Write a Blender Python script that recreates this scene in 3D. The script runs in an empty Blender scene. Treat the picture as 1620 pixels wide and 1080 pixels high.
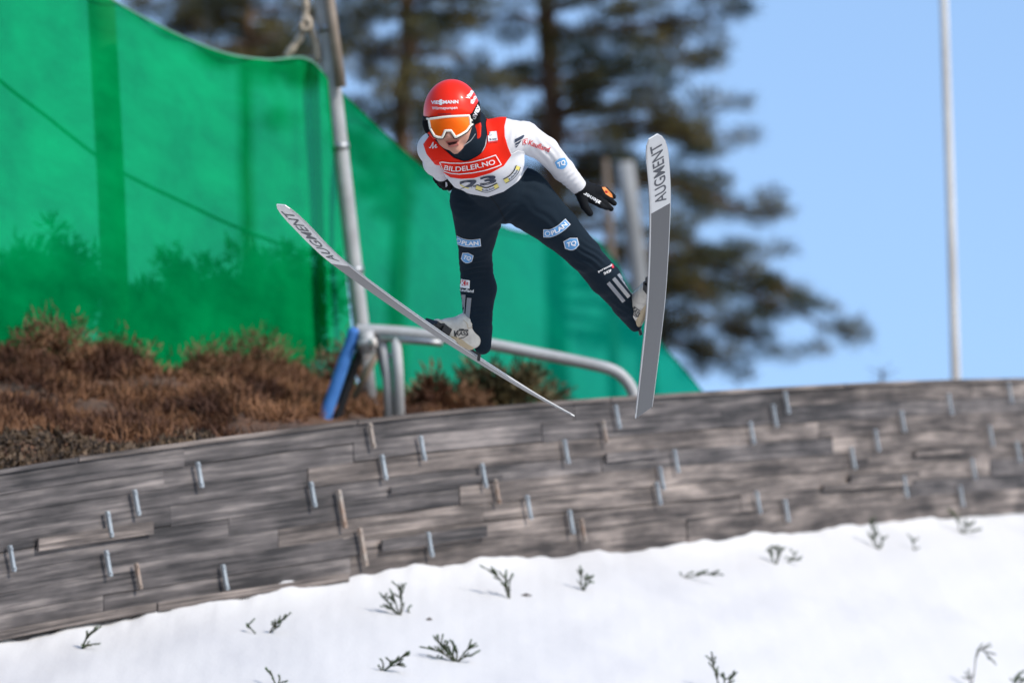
import bpy, bmesh, math, random
import numpy as np
from mathutils import Vector, Matrix
from mathutils.bvhtree import BVHTree
from mathutils.geometry import delaunay_2d_cdt

random.seed(7)
rng = np.random.default_rng(7)
SC = bpy.context.scene
COL = SC.collection

# ------------------------------------------------------------------ camera
PITCH = math.radians(15.0)
K = 1620 * 277.0 / 36.0            # pixels (of the 1620 px photograph) per metre at 1 m
CAM = np.array([0.0, 0.0, 1.7])
RIGHT = np.array([1.0, 0.0, 0.0])
UP = np.array([0.0, -math.sin(PITCH), math.cos(PITCH)])
FWD = np.array([0.0, math.cos(PITCH), math.sin(PITCH)])
D0 = 37.0                           # distance of the jumper

cam_d = bpy.data.cameras.new('camera')
cam = bpy.data.objects.new('camera', cam_d)
COL.objects.link(cam)
cam.location = CAM
cam.rotation_euler = (math.pi / 2 + PITCH, 0, 0)
cam_d.sensor_width = 36
cam_d.sensor_fit = 'HORIZONTAL'
cam_d.lens = 277
cam_d.clip_start = 0.5
cam_d.clip_end = 3000
cam_d.dof.use_dof = True
cam_d.dof.focus_distance = 36.4
cam_d.dof.aperture_fstop = 2.8
SC.camera = cam

# ------------------------------------------------------------------ light
SUN_AZ = math.radians(128)          # clockwise from +Y (the viewing direction)
SUN_EL = math.radians(36)
world = bpy.data.worlds.new('World')
SC.world = world
world.use_nodes = True
wn = world.node_tree.nodes
wl = world.node_tree.links
bg = wn['Background']
sky = wn.new('ShaderNodeTexSky')
sky.sky_type = 'NISHITA'
sky.sun_disc = False
sky.sun_elevation = SUN_EL
sky.sun_rotation = SUN_AZ
sky.altitude = 300
sky.air_density = 1.0
sky.dust_density = 0.9
sky.ozone_density = 2.4
wl.new(sky.outputs[0], bg.inputs['Color'])
bg.inputs['Strength'].default_value = 0.142
sun_d = bpy.data.lights.new('sun', 'SUN')
sun_d.energy = 2.1
sun_d.angle = math.radians(0.6)
sun_d.color = (1.0, 0.93, 0.83)
sun = bpy.data.objects.new('sun', sun_d)
COL.objects.link(sun)
sdir = Vector((math.sin(SUN_AZ) * math.cos(SUN_EL), math.cos(SUN_AZ) * math.cos(SUN_EL), math.sin(SUN_EL)))
sun.rotation_euler = (-sdir).to_track_quat('-Z', 'Y').to_euler()
sun.location = (20, -20, 40)

SC.view_settings.view_transform = 'Standard'
SC.view_settings.look = 'None'
SC.view_settings.gamma = 1.0
SC.view_settings.use_curve_mapping = False
SC.view_settings.exposure = 0.7
SC.render.engine = 'CYCLES'
SC.cycles.use_denoising = True
SC.cycles.max_bounces = 8
SC.cycles.transparent_max_bounces = 12


# ------------------------------------------------------------------ helpers
def P(px, py, d):
    """a point seen at photo pixel (px, py), d metres along the view axis"""
    px, py, d = np.broadcast_arrays(np.asarray(px, float), np.asarray(py, float), np.asarray(d, float))
    return (CAM + RIGHT * ((px - 810) / K * d)[..., None] + UP * ((540 - py) / K * d)[..., None] + FWD * d[..., None])


def W(px, py, dz):
    return P(px, py, D0 - np.asarray(dz, float))


def to_px(w):
    r = np.asarray(w) - CAM
    d = r @ FWD
    return np.stack([810 + (r @ RIGHT) / d * K, 540 - (r @ UP) / d * K, D0 - d], -1)


ORIGIN = {}


def root(name, loc, label, cat, group=None):
    o = bpy.data.objects.new(name, None)
    o.empty_display_size = 0.2
    COL.objects.link(o)
    o.location = loc
    ORIGIN[o.name] = np.array(loc, float)
    tag(o, label, cat, group)
    return o


def tag(o, label, cat, group=None):
    o['label'] = label
    o['category'] = cat
    if group:
        o['group'] = group
    return o


def make(name, verts, faces, mat, parent=None, smooth=True, kind=None, loc=None):
    verts = np.asarray(verts, float).reshape(-1, 3)
    if parent is not None:
        org = ORIGIN[parent.name]
    else:
        org = np.array(loc, float) if loc is not None else np.zeros(3)
    me = bpy.data.meshes.new(name)
    v = verts - org
    if isinstance(faces, np.ndarray):
        faces = faces.tolist()
    me.from_pydata(v.tolist(), [], faces)
    me.update()
    if smooth:
        me.polygons.foreach_set('use_smooth', [True] * len(me.polygons))
    o = bpy.data.objects.new(name, me)
    COL.objects.link(o)
    for m in (mat if isinstance(mat, (list, tuple)) else [mat]):
        me.materials.append(m)
    if parent is not None:
        o.parent = parent
        ORIGIN[o.name] = org
    else:
        o.location = org
        ORIGIN[o.name] = org
    if kind:
        o['kind'] = kind
    return o


def set_attr(o, name, vals):
    a = o.data.attributes.new(name, 'FLOAT', 'POINT')
    a.data.foreach_set('value', np.asarray(vals, np.float32))


def set_uv(o, uv_per_vert):
    me = o.data
    l = me.uv_layers.new(name='UVMap')
    idx = np.zeros(len(me.loops), np.int32)
    me.loops.foreach_get('vertex_index', idx)
    l.data.foreach_set('uv', np.asarray(uv_per_vert, np.float32)[idx].ravel())


class MB:
    def __init__(s):
        s.v, s.f, s.n = [], [], 0

    def add(s, v, f):
        v = np.asarray(v, float).reshape(-1, 3)
        s.v.append(v)
        s.f += [[i + s.n for i in q] for q in f]
        s.n += len(v)

    def tube(s, pts, rad, seg=10, closed=False, caps=True):
        pts = np.asarray(pts, float)
        n = len(pts)
        rad = np.broadcast_to(np.asarray(rad, float), (n,))
        if closed:
            tan = np.roll(pts, -1, 0) - np.roll(pts, 1, 0)
        else:
            tan = np.gradient(pts, axis=0)
        tan /= np.linalg.norm(tan, axis=1)[:, None] + 1e-12
        ref = np.array([0.0, 0, 1]) if abs(tan[0][2]) < 0.9 else np.array([1.0, 0, 0])
        a = np.cross(tan[0], ref)
        a /= np.linalg.norm(a)
        vs = []
        for i in range(n):
            a = a - tan[i] * (a @ tan[i])
            a /= np.linalg.norm(a) + 1e-12
            b = np.cross(tan[i], a)
            for k in range(seg):
                t = 2 * math.pi * k / seg
                vs.append(pts[i] + rad[i] * (a * math.cos(t) + b * math.sin(t)))
        fs = []
        m = n if closed else n - 1
        for i in range(m):
            j = (i + 1) % n
            for k in range(seg):
                k2 = (k + 1) % seg
                fs.append([i * seg + k, i * seg + k2, j * seg + k2, j * seg + k])
        if caps and not closed:
            fs.append([k for k in range(seg)][::-1])
            fs.append([(n - 1) * seg + k for k in range(seg)])
        s.add(vs, fs)
        return s

    def box(s, c, ax, ay, az):
        c, ax, ay, az = (np.asarray(q, float) for q in (c, ax, ay, az))
        v = [c + sx * ax + sy * ay + sz * az for sx in (-1, 1) for sy in (-1, 1) for sz in (-1, 1)]
        s.add(v, [[0, 1, 3, 2], [4, 6, 7, 5], [0, 4, 5, 1], [2, 3, 7, 6], [0, 2, 6, 4], [1, 5, 7, 3]])
        return s

    def build(s, name, mat, parent=None, **kw):
        return make(name, np.concatenate(s.v), s.f, mat, parent, **kw)


def interp(x, xs, ys):
    return np.interp(x, xs, ys)


def smooth_curve(pts, n):
    """Catmull-Rom through points"""
    p = np.asarray(pts, float)
    p = np.vstack([2 * p[0] - p[1], p, 2 * p[-1] - p[-2]])
    m = len(p) - 3
    out = []
    for t in np.linspace(0, m - 1e-9, n):
        i = int(t)
        u = t - i
        a, b, c, d = p[i:i + 4]
        out.append(0.5 * (2 * b + (c - a) * u + (2 * a - 5 * b + 4 * c - d) * u * u + (3 * b - a - 3 * c + d) * u ** 3))
    return np.array(out)


# ------------------------------------------------------------------ materials
def mat(name, col, rough=0.6, metal=0.0, spec=0.5, noise=0.0, nscale=20.0, col2=None, bump=0.0, bscale=None,
        coat=0.0, stretch=None, sheen=0.0, detail=4.0):
    m = bpy.data.materials.new(name)
    m.use_nodes = True
    nt = m.node_tree
    b = nt.nodes['Principled BSDF']
    b.inputs['Base Color'].default_value = (*col, 1)
    b.inputs['Roughness'].default_value = rough
    b.inputs['Metallic'].default_value = metal
    b.inputs['Specular IOR Level'].default_value = spec
    b.inputs['Coat Weight'].default_value = coat
    b.inputs['Coat Roughness'].default_value = 0.05
    b.inputs['Sheen Weight'].default_value = sheen
    tc = nt.nodes.new('ShaderNodeTexCoord')
    mp = nt.nodes.new('ShaderNodeMapping')
    nt.links.new(tc.outputs['Object'], mp.inputs[0])
    if stretch:
        mp.inputs['Scale'].default_value = stretch
    if noise > 0:
        n = nt.nodes.new('ShaderNodeTexNoise')
        n.inputs['Scale'].default_value = nscale
        n.inputs['Detail'].default_value = detail
        nt.links.new(mp.outputs[0], n.inputs['Vector'])
        r = nt.nodes.new('ShaderNodeValToRGB')
        r.color_ramp.elements[0].position = 0.5 - 0.5 * min(noise, 1) * 0.45
        r.color_ramp.elements[1].position = 0.5 + 0.5 * min(noise, 1) * 0.45
        c2 = col2 if col2 else tuple(c * 0.5 for c in col)
        r.color_ramp.elements[0].color = (*c2, 1)
        r.color_ramp.elements[1].color = (*col, 1)
        nt.links.new(n.outputs[0], r.inputs[0])
        nt.links.new(r.outputs[0], b.inputs['Base Color'])
    if bump > 0:
        n2 = nt.nodes.new('ShaderNodeTexNoise')
        n2.inputs['Scale'].default_value = bscale or nscale
        n2.inputs['Detail'].default_value = 5
        nt.links.new(mp.outputs[0], n2.inputs['Vector'])
        bp = nt.nodes.new('ShaderNodeBump')
        bp.inputs['Strength'].default_value = 1.0
        bp.inputs['Distance'].default_value = bump
        nt.links.new(n2.outputs[0], bp.inputs['Height'])
        nt.links.new(bp.outputs[0], b.inputs['Normal'])
    return m


def attr_mix(m, attr, a_in, b_in):
    """Base colour: a where attribute <= 0, b where > 0 (sharp edge of print or fabric panel)"""
    nt = m.node_tree
    at = nt.nodes.new('ShaderNodeAttribute')
    at.attribute_name = attr
    gt = nt.nodes.new('ShaderNodeMapRange')
    gt.inputs['From Min'].default_value = -0.25
    gt.inputs['From Max'].default_value = 0.25
    nt.links.new(at.outputs['Fac'], gt.inputs[0])
    mx = nt.nodes.new('ShaderNodeMix')
    mx.data_type = 'RGBA'
    nt.links.new(gt.outputs[0], mx.inputs[0])
    for sock, val in ((mx.inputs[6], a_in), (mx.inputs[7], b_in)):
        if isinstance(val, tuple):
            sock.default_value = (*val, 1)
        else:
            nt.links.new(val, sock)
    return mx.outputs[2]


WHITE = (0.80, 0.80, 0.82)
NAVY = (0.0085, 0.0165, 0.026)
RED = (0.78, 0.018, 0.004)
M = {}
M['white_print'] = mat('white_print', (0.8, 0.8, 0.8), 0.5)
M['navy_print'] = mat('navy_print', (0.012, 0.022, 0.05), 0.5)
M['red_print'] = mat('red_print', (0.6, 0.02, 0.03), 0.5)
M['blue_print'] = mat('blue_print', (0.10, 0.32, 0.62), 0.5)
M['yellow_print'] = mat('yellow_print', (0.78, 0.66, 0.16), 0.5)
M['grey_print'] = mat('grey_print', (0.24, 0.25, 0.27), 0.45)
M['dark_print'] = mat('dark_print', (0.10, 0.105, 0.12), 0.5)
M['pale_print'] = mat('pale_print', (0.62, 0.64, 0.68), 0.45)
M['orange_print'] = mat('orange_print', (0.75, 0.24, 0.05), 0.5)
M['black_plastic'] = mat('black_plastic', (0.012, 0.013, 0.015), 0.4)
M['black_cloth'] = mat('black_cloth', (0.007, 0.008, 0.010), 0.85, spec=0.15, bump=0.0015, bscale=120)
M['helmet_red'] = mat('helmet_red', (0.82, 0.022, 0.004), 0.35, spec=0.2, coat=0.22)
M['goggle_frame'] = mat('goggle_frame', (0.80, 0.76, 0.66), 0.4)
M['boot'] = mat('boot', (0.70, 0.66, 0.58), 0.55, noise=0.8, nscale=25, col2=(0.52, 0.48, 0.42), bump=0.001, bscale=60)
M['boot_sole'] = mat('boot_sole', (0.48, 0.38, 0.24), 0.6)
M['ski_white'] = mat('ski_white', (0.78, 0.77, 0.75), 0.35)
M['steel'] = mat('steel', (0.45, 0.47, 0.48), 0.45, metal=0.85, noise=0.8, nscale=9, col2=(0.30, 0.31, 0.33))
M['galv'] = mat('galv', (0.46, 0.47, 0.48), 0.62, metal=0.2, spec=0.3, noise=0.9, nscale=6, col2=(0.34, 0.34, 0.35))
M['rope_green'] = mat('rope_green', (0.16, 0.36, 0.28), 0.8)
M['rope'] = mat('rope', (0.50, 0.42, 0.33), 0.9, noise=0.8, nscale=40)
M['blue_pad'] = mat('blue_pad', (0.07, 0.22, 0.58), 0.6, spec=0.2, noise=0.5, nscale=6, col2=(0.05, 0.17, 0.48))
M['flag_pole'] = mat('flag_pole', (0.80, 0.78, 0.75), 0.4, noise=0.6, nscale=1.5, col2=(0.60, 0.56, 0.52))
M['bark'] = mat('bark', (0.15, 0.085, 0.05), 0.95, noise=0.9, nscale=3, col2=(0.05, 0.032, 0.022), stretch=(2, 2, 0.4))
M['dead_wood'] = mat('dead_wood', (0.36, 0.30, 0.25), 0.9, noise=0.9, nscale=4, col2=(0.22, 0.17, 0.13))
M['twig_bark'] = mat('twig_bark', (0.06, 0.04, 0.025), 0.9)
M['sprig'] = mat('sprig', (0.10, 0.18, 0.065), 0.6, noise=0.9, nscale=30, col2=(0.045, 0.085, 0.038))
M['strap'] = mat('strap', (0.46, 0.50, 0.53), 0.5, metal=0.4, noise=0.9, nscale=14, col2=(0.32, 0.35, 0.38))
M['rusty'] = mat('rusty', (0.36, 0.33, 0.30), 0.7, metal=0.1, noise=0.9, nscale=10, col2=(0.26, 0.17, 0.12))
M['stone'] = mat('stone', (0.10, 0.07, 0.05), 0.9, noise=0.9, nscale=5, col2=(0.05, 0.042, 0.035))


def mat_orange_lens():
    m = mat('orange_lens', (1.0, 0.27, 0.02), 0.25, metal=0.35, spec=0.3, coat=0.15)
    nt = m.node_tree
    b = nt.nodes['Principled BSDF']
    at = nt.nodes.new('ShaderNodeTexCoord')
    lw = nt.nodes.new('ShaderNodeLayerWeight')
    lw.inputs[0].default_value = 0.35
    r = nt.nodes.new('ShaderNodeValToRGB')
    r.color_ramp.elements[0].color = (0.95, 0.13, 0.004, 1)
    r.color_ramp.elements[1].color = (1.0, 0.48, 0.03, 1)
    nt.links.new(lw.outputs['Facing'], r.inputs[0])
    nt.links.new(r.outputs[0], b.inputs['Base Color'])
    return m


M['lens'] = mat_orange_lens()


def mat_ski_base():
    m = mat('ski_base', (0.16, 0.165, 0.18), 0.38)
    nt = m.node_tree
    b = nt.nodes['Principled BSDF']
    uv = nt.nodes.new('ShaderNodeTexCoord')
    w = nt.nodes.new('ShaderNodeTexWave')
    w.bands_direction = 'Y'
    w.inputs['Scale'].default_value = 5.5
    w.inputs['Distortion'].default_value = 0.15
    nt.links.new(uv.outputs['UV'], w.inputs['Vector'])
    n = nt.nodes.new('ShaderNodeTexNoise')
    n.inputs['Scale'].default_value = 3.0
    mpn = nt.nodes.new('ShaderNodeMapping')
    mpn.inputs['Scale'].default_value = (0.6, 14, 1)
    nt.links.new(uv.outputs['UV'], mpn.inputs[0])
    nt.links.new(mpn.outputs[0], n.inputs['Vector'])
    add = nt.nodes.new('ShaderNodeMath')
    add.operation = 'ADD'
    nt.links.new(w.outputs['Fac'], add.inputs[0])
    nt.links.new(n.outputs[0], add.inputs[1])
    r = nt.nodes.new('ShaderNodeMapRange')
    r.inputs['From Max'].default_value = 2.0
    r.inputs['To Min'].default_value = 0.085
    r.inputs['To Max'].default_value = 0.15
    nt.links.new(add.outputs[0], r.inputs[0])
    cc = nt.nodes.new('ShaderNodeCombineColor')
    for i in range(3):
        nt.links.new(r.outputs[0], cc.inputs[i])
    nt.links.new(cc.outputs[0], b.inputs['Base Color'])
    return m


M['ski_base'] = mat_ski_base()


def mat_wood(name, light, dark, mid):
    """weathered plank: UV.x metres along the board, UV.y metres across; tone differs per board"""
    m = bpy.data.materials.new(name)
    m.use_nodes = True
    nt = m.node_tree
    b = nt.nodes['Principled BSDF']
    b.inputs['Roughness'].default_value = 0.85
    b.inputs['Specular IOR Level'].default_value = 0.2
    uv = nt.nodes.new('ShaderNodeTexCoord')
    oi = nt.nodes.new('ShaderNodeObjectInfo')
    off = nt.nodes.new('ShaderNodeVectorMath')
    off.operation = 'SCALE'
    off.inputs[0].default_value = (37.0, 11.0, 5.0)
    nt.links.new(oi.outputs['Random'], off.inputs['Scale'])
    add = nt.nodes.new('ShaderNodeVectorMath')
    nt.links.new(uv.outputs['UV'], add.inputs[0])
    nt.links.new(off.outputs[0], add.inputs[1])
    mp = nt.nodes.new('ShaderNodeMapping')
    mp.inputs['Scale'].default_value = (0.7, 22, 1)
    nt.links.new(add.outputs[0], mp.inputs[0])
    grain = nt.nodes.new('ShaderNodeTexNoise')
    grain.inputs['Scale'].default_value = 1.6
    grain.inputs['Detail'].default_value = 7
    grain.inputs['Roughness'].default_value = 0.65
    nt.links.new(mp.outputs[0], grain.inputs['Vector'])
    mp2 = nt.nodes.new('ShaderNodeMapping')
    mp2.inputs['Scale'].default_value = (1.0, 3.5, 1)
    nt.links.new(add.outputs[0], mp2.inputs[0])
    blot = nt.nodes.new('ShaderNodeTexNoise')
    blot.inputs['Scale'].default_value = 1.7
    blot.inputs['Detail'].default_value = 4
    nt.links.new(mp2.outputs[0], blot.inputs['Vector'])
    s1 = nt.nodes.new('ShaderNodeMath')
    s1.operation = 'MULTIPLY_ADD'
    s1.inputs[1].default_value = 0.75
    nt.links.new(blot.outputs[0], s1.inputs[0])
    nt.links.new(grain.outputs[0], s1.inputs[2])
    s2 = nt.nodes.new('ShaderNodeMath')
    s2.operation = 'MULTIPLY_ADD'
    s2.inputs[1].default_value = 0.11
    nt.links.new(oi.outputs['Random'], s2.inputs[0])
    nt.links.new(s1.outputs[0], s2.inputs[2])
    r = nt.nodes.new('ShaderNodeValToRGB')
    e = r.color_ramp.elements
    e[0].position = 0.72
    e[0].color = (*dark, 1)
    e[1].position = 1.28
    e[1].color = (*light, 1)
    q = e.new(0.96)
    q.color = (*mid, 1)
    # ramp input must be 0..1
    mr = nt.nodes.new('ShaderNodeMapRange')
    mr.inputs['From Min'].default_value = 0.0
    mr.inputs['From Max'].default_value = 1.5
    nt.links.new(s2.outputs[0], mr.inputs[0])
    for el, pos in zip(list(e), (0.50, 0.64, 0.82)):
        el.position = pos
    nt.links.new(mr.outputs[0], r.inputs[0])
    nt.links.new(r.outputs[0], b.inputs['Base Color'])
    bp = nt.nodes.new('ShaderNodeBump')
    bp.inputs['Distance'].default_value = 0.006
    nt.links.new(grain.outputs[0], bp.inputs['Height'])
    nt.links.new(bp.outputs[0], b.inputs['Normal'])
    return m


M['plank_grey'] = mat_wood('plank_grey', (0.29, 0.255, 0.24), (0.036, 0.034, 0.035), (0.108, 0.097, 0.096))
M['plank_tan'] = mat_wood('plank_tan', (0.38, 0.32, 0.285), (0.042, 0.037, 0.036), (0.145, 0.123, 0.113))


def mat_snow():
    m = mat('snow', (0.56, 0.56, 0.57), 0.7, spec=0.1)
    nt = m.node_tree
    b = nt.nodes['Principled BSDF']
    b.inputs['Subsurface Weight'].default_value = 0.0
    tc = nt.nodes.new('ShaderNodeTexCoord')
    mp = nt.nodes.new('ShaderNodeMapping')
    mp.inputs['Scale'].default_value = (1.0, 0.35, 1.0)
    nt.links.new(tc.outputs['Object'], mp.inputs[0])
    n1 = nt.nodes.new('ShaderNodeTexNoise')
    n1.inputs['Scale'].default_value = 1.6
    n1.inputs['Detail'].default_value = 8
    n1.inputs['Roughness'].default_value = 0.6
    nt.links.new(mp.outputs[0], n1.inputs['Vector'])
    n2 = nt.nodes.new('ShaderNodeTexNoise')
    n2.inputs['Scale'].default_value = 55
    n2.inputs['Detail'].default_value = 3
    nt.links.new(tc.outputs['Object'], n2.inputs['Vector'])
    ad = nt.nodes.new('ShaderNodeMath')
    ad.operation = 'MULTIPLY_ADD'
    ad.inputs[1].default_value = 0.10
    nt.links.new(n2.outputs[0], ad.inputs[0])
    nt.links.new(n1.outputs[0], ad.inputs[2])
    bp = nt.nodes.new('ShaderNodeBump')
    bp.inputs['Distance'].default_value = 0.022
    bp.inputs['Strength'].default_value = 0.6
    nt.links.new(ad.outputs[0], bp.inputs['Height'])
    nt.links.new(bp.outputs[0], b.inputs['Normal'])
    # faint dirty patches blown in from the bank
    n3 = nt.nodes.new('ShaderNodeTexNoise')
    n3.inputs['Scale'].default_value = 0.9
    n3.inputs['Detail'].default_value = 6
    nt.links.new(mp.outputs[0], n3.inputs['Vector'])
    r = nt.nodes.new('ShaderNodeValToRGB')
    r.color_ramp.elements[0].position = 0.30
    r.color_ramp.elements[0].color = (0.53, 0.525, 0.535, 1)
    r.color_ramp.elements[1].position = 0.50
    r.color_ramp.elements[1].color = (0.605, 0.595, 0.59, 1)
    nt.links.new(n3.outputs[0], r.inputs[0])
    nt.links.new(r.outputs[0], b.inputs['Base Color'])
    return m


M['snow'] = mat_snow()


def mat_net(name, col, transp, trans_w, col_end=None):
    m = bpy.data.materials.new(name)
    m.use_nodes = True
    nt = m.node_tree
    nt.nodes.remove(nt.nodes['Principled BSDF'])
    out = nt.nodes['Material Output']
    d = nt.nodes.new('ShaderNodeBsdfDiffuse')
    t = nt.nodes.new('ShaderNodeBsdfTranslucent')
    tr = nt.nodes.new('ShaderNodeBsdfTransparent')
    tc = nt.nodes.new('ShaderNodeTexCoord')
    n = nt.nodes.new('ShaderNodeTexNoise')
    n.inputs['Scale'].default_value = 1.3
    n.inputs['Detail'].default_value = 7
    n.inputs['Roughness'].default_value = 0.62
    mp = nt.nodes.new('ShaderNodeMapping')
    mp.inputs['Rotation'].default_value = (0, math.radians(25), 0)
    mp.inputs['Scale'].default_value = (0.6, 1, 2.2)
    nt.links.new(tc.outputs['Object'], mp.inputs[0])
    nt.links.new(mp.outputs[0], n.inputs['Vector'])
    r = nt.nodes.new('ShaderNodeValToRGB')
    r.color_ramp.elements[0].position = 0.3
    r.color_ramp.elements[1].position = 0.7
    r.color_ramp.elements[0].color = (*[c * 0.58 for c in col], 1)
    r.color_ramp.elements[1].color = (*[c * 1.20 for c in col], 1)
    nt.links.new(n.outputs[0], r.inputs[0])
    colour = r.outputs[0]
    if col_end:                       # this panel is bleached towards its far end
        sp = nt.nodes.new('ShaderNodeSeparateXYZ')
        nt.links.new(tc.outputs['Generated'], sp.inputs[0])
        mx = nt.nodes.new('ShaderNodeMix')
        mx.data_type = 'RGBA'
        nt.links.new(sp.outputs[0], mx.inputs[0])
        nt.links.new(colour, mx.inputs[6])
        mx.inputs[7].default_value = (*col_end, 1)
        colour = mx.outputs[2]
    nt.links.new(colour, d.inputs[0])
    nt.links.new(colour, t.inputs[0])
    tr.inputs[0].default_value = (0.10, 0.85, 0.38, 1)
    m1 = nt.nodes.new('ShaderNodeMixShader')
    m1.inputs[0].default_value = trans_w
    nt.links.new(d.outputs[0], m1.inputs[1])
    nt.links.new(t.outputs[0], m1.inputs[2])
    m2 = nt.nodes.new('ShaderNodeMixShader')
    m2.inputs[0].default_value = transp
    nt.links.new(m1.outputs[0], m2.inputs[1])
    nt.links.new(tr.outputs[0], m2.inputs[2])
    nt.links.new(m2.outputs[0], out.inputs[0])
    return m


M['net'] = mat_net('green_net', (0.0, 0.34, 0.092), 0.28, 0.30)
M['net_teal'] = mat_net('teal_net', (0.0, 0.27, 0.088), 0.28, 0.30, (0.0, 0.23, 0.20))


def mat_leaf(name, c1, c2, scale=1.2, trans=0.2):
    m = bpy.data.materials.new(name)
    m.use_nodes = True
    nt = m.node_tree
    b = nt.nodes['Principled BSDF']
    b.inputs['Roughness'].default_value = 0.7
    b.inputs['Specular IOR Level'].default_value = 0.25
    tc = nt.nodes.new('ShaderNodeTexCoord')
    n = nt.nodes.new('ShaderNodeTexNoise')
    n.inputs['Scale'].default_value = scale
    n.inputs['Detail'].default_value = 3
    nt.links.new(tc.outputs['Object'], n.inputs['Vector'])
    r = nt.nodes.new('ShaderNodeValToRGB')
    r.color_ramp.elements[0].position = 0.38
    r.color_ramp.elements[1].position = 0.64
    r.color_ramp.elements[0].color = (*c1, 1)
    r.color_ramp.elements[1].color = (*c2, 1)
    nt.links.new(n.outputs[0], r.inputs[0])
    nt.links.new(r.outputs[0], b.inputs['Base Color'])
    return m


M['needles'] = mat_leaf('pine_needles', (0.028, 0.043, 0.027), (0.135, 0.108, 0.032), 0.9)
M['brown_leaf'] = mat_leaf('dry_leaf', (0.085, 0.035, 0.020), (0.23, 0.12, 0.06), 3.0)
M['bush_dark'] = mat_leaf('bush_dark', (0.03, 0.03, 0.018), (0.075, 0.065, 0.03), 2.0)
M['grass_dry'] = mat_leaf('grass_dry', (0.060, 0.024, 0.013), (0.22, 0.105, 0.050), 2.2)
M['earth'] = mat('earth', (0.15, 0.075, 0.042), 0.95, noise=1.0, nscale=2.2, col2=(0.045, 0.028, 0.02), bump=0.08, bscale=5, detail=8)
M['hill'] = mat('hill', (0.10, 0.085, 0.05), 0.95, noise=1.0, nscale=0.3, col2=(0.05, 0.045, 0.03))

# ------------------------------------------------------------------ ground, snow, wall line
WX = [-900, -500, -250, 0, 150, 300, 450, 560, 700, 850, 1000, 1110, 1300, 1450, 1620, 1850, 2200, 2600]
WTOP = [905, 832, 790, 745, 722, 701, 682, 667, 652, 639, 629, 622, 611, 604, 600, 599, 604, 616]
WBOT = [1262, 1120, 1064, 1003, 978, 953, 928, 911, 893, 876, 861, 850, 829, 815, 801, 786, 775, 772]


_gx = np.arange(-1400, 3200, 4.0)
_k = np.exp(-(np.arange(-60, 61) * 4.0 / 85.0) ** 2)
_k /= _k.sum()


def _smooth(ys):
    e0 = (ys[1] - ys[0]) / (WX[1] - WX[0])
    e1 = (ys[-1] - ys[-2]) / (WX[-1] - WX[-2])
    y = np.interp(_gx, WX, ys) + np.where(_gx < WX[0], (_gx - WX[0]) * e0, 0) + np.where(_gx > WX[-1], (_gx - WX[-1]) * e1, 0)
    y = np.concatenate([y[0] + (y[1] - y[0]) * np.arange(-60, 0), y, y[-1] + (y[-1] - y[-2]) * np.arange(1, 61)])
    return np.convolve(y, _k, 'valid')


_TOP, _BOT = _smooth(WTOP), _smooth(WBOT)
# steady distance along the wall: the boards are 0.89 m tall all the way
_DD = 0.89 * math.cos(PITCH) * K / (_BOT - _TOP)
_c = np.polyfit(_gx[(_gx > -900) & (_gx < 2600)], _DD[(_gx > -900) & (_gx < 2600)], 4)


def wall_frame(px):
    px = np.asarray(px, float)
    top = np.interp(px, _gx, _TOP)
    d = np.polyval(_c, np.clip(px, -900, 2600))
    return top, top + 0.89 * math.cos(PITCH) * K / d, d


def wall_pt(px, v, proud=0.0):
    """v: 0 at the base, 1 at the top edge; proud: metres towards the snow side"""
    px = np.asarray(px, float)
    top, bot, d = wall_frame(px)
    base = P(px, bot, d)
    tp = P(px, top, d)
    e = 5.0
    t2, b2, d2 = wall_frame(px + e)
    tan = P(px + e, t2, d2) - tp
    nrm = np.stack([tan[..., 1], -tan[..., 0], np.zeros_like(tan[..., 0])], -1)
    nrm /= np.linalg.norm(nrm, axis=-1)[..., None]
    v = np.broadcast_to(np.asarray(v, float), px.shape)[..., None]
    pr = np.broadcast_to(np.asarray(proud, float), px.shape)[..., None]
    return base + (tp - base) * v + nrm * pr


def grid_faces(nr, nc):
    r, c = np.meshgrid(np.arange(nr - 1), np.arange(nc - 1), indexing='ij')
    a = (r * nc + c).ravel()
    return np.stack([a, a + 1, a + nc + 1, a + nc], 1)


def lump(x, y, seed=0):
    r = np.random.default_rng(seed)
    s = np.zeros_like(x)
    for k in range(14):
        f = 0.35 * 1.42 ** k
        a = r.uniform(0, 2 * math.pi)
        s += np.sin(f * (x * math.cos(a) + y * math.sin(a)) * 2 * math.pi * 0.5 + r.uniform(0, 6.28)) / f ** 0.9
    return s


# --- snow of the landing slope
NCOL = 700
cols = np.linspace(-880, 2580, NCOL)
base = wall_pt(cols, 0.0, 0.0)
# crest of snow against the boards: irregular edge
edge = wall_pt(cols, 0.0, -0.10)
ys = np.concatenate([[0.0, 0.05, 0.10, 0.15, 0.21, 0.28, 0.4, 0.6], np.linspace(0.85, 9, 60), np.linspace(9.6, 60, 40)])
sv = np.zeros((len(ys), NCOL, 3))
for i, t in enumerate(ys):
    sv[i, :, 0] = edge[:, 0]
    sv[i, :, 1] = edge[:, 1] - t
    z = edge[:, 2] - 0.45 * t + np.where(t > 5, 0.006 * (t - 5) ** 2 * 0 + 0.185 * (t - 5) * min(1, (t - 5) / 4), 0.0)
    sv[i, :, 2] = z
lm = lump(sv[..., 0] * 2.0, sv[..., 1] * 1.2, 3)
near = np.exp(-(np.maximum(ys - 0.12, 0) / 0.22) ** 2)[:, None]
fine = lump(sv[..., 0] * 7.0, sv[..., 1] * 3.0, 5)
sv[..., 2] += 0.0035 * lm * (1 - near) + near * (0.040 + 0.005 * lump(sv[..., 0] * 3.2, sv[..., 1] * 0, 8) + 0.006 * fine)
sv[..., 2] += 0.0012 * fine * (1 - near)
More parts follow.
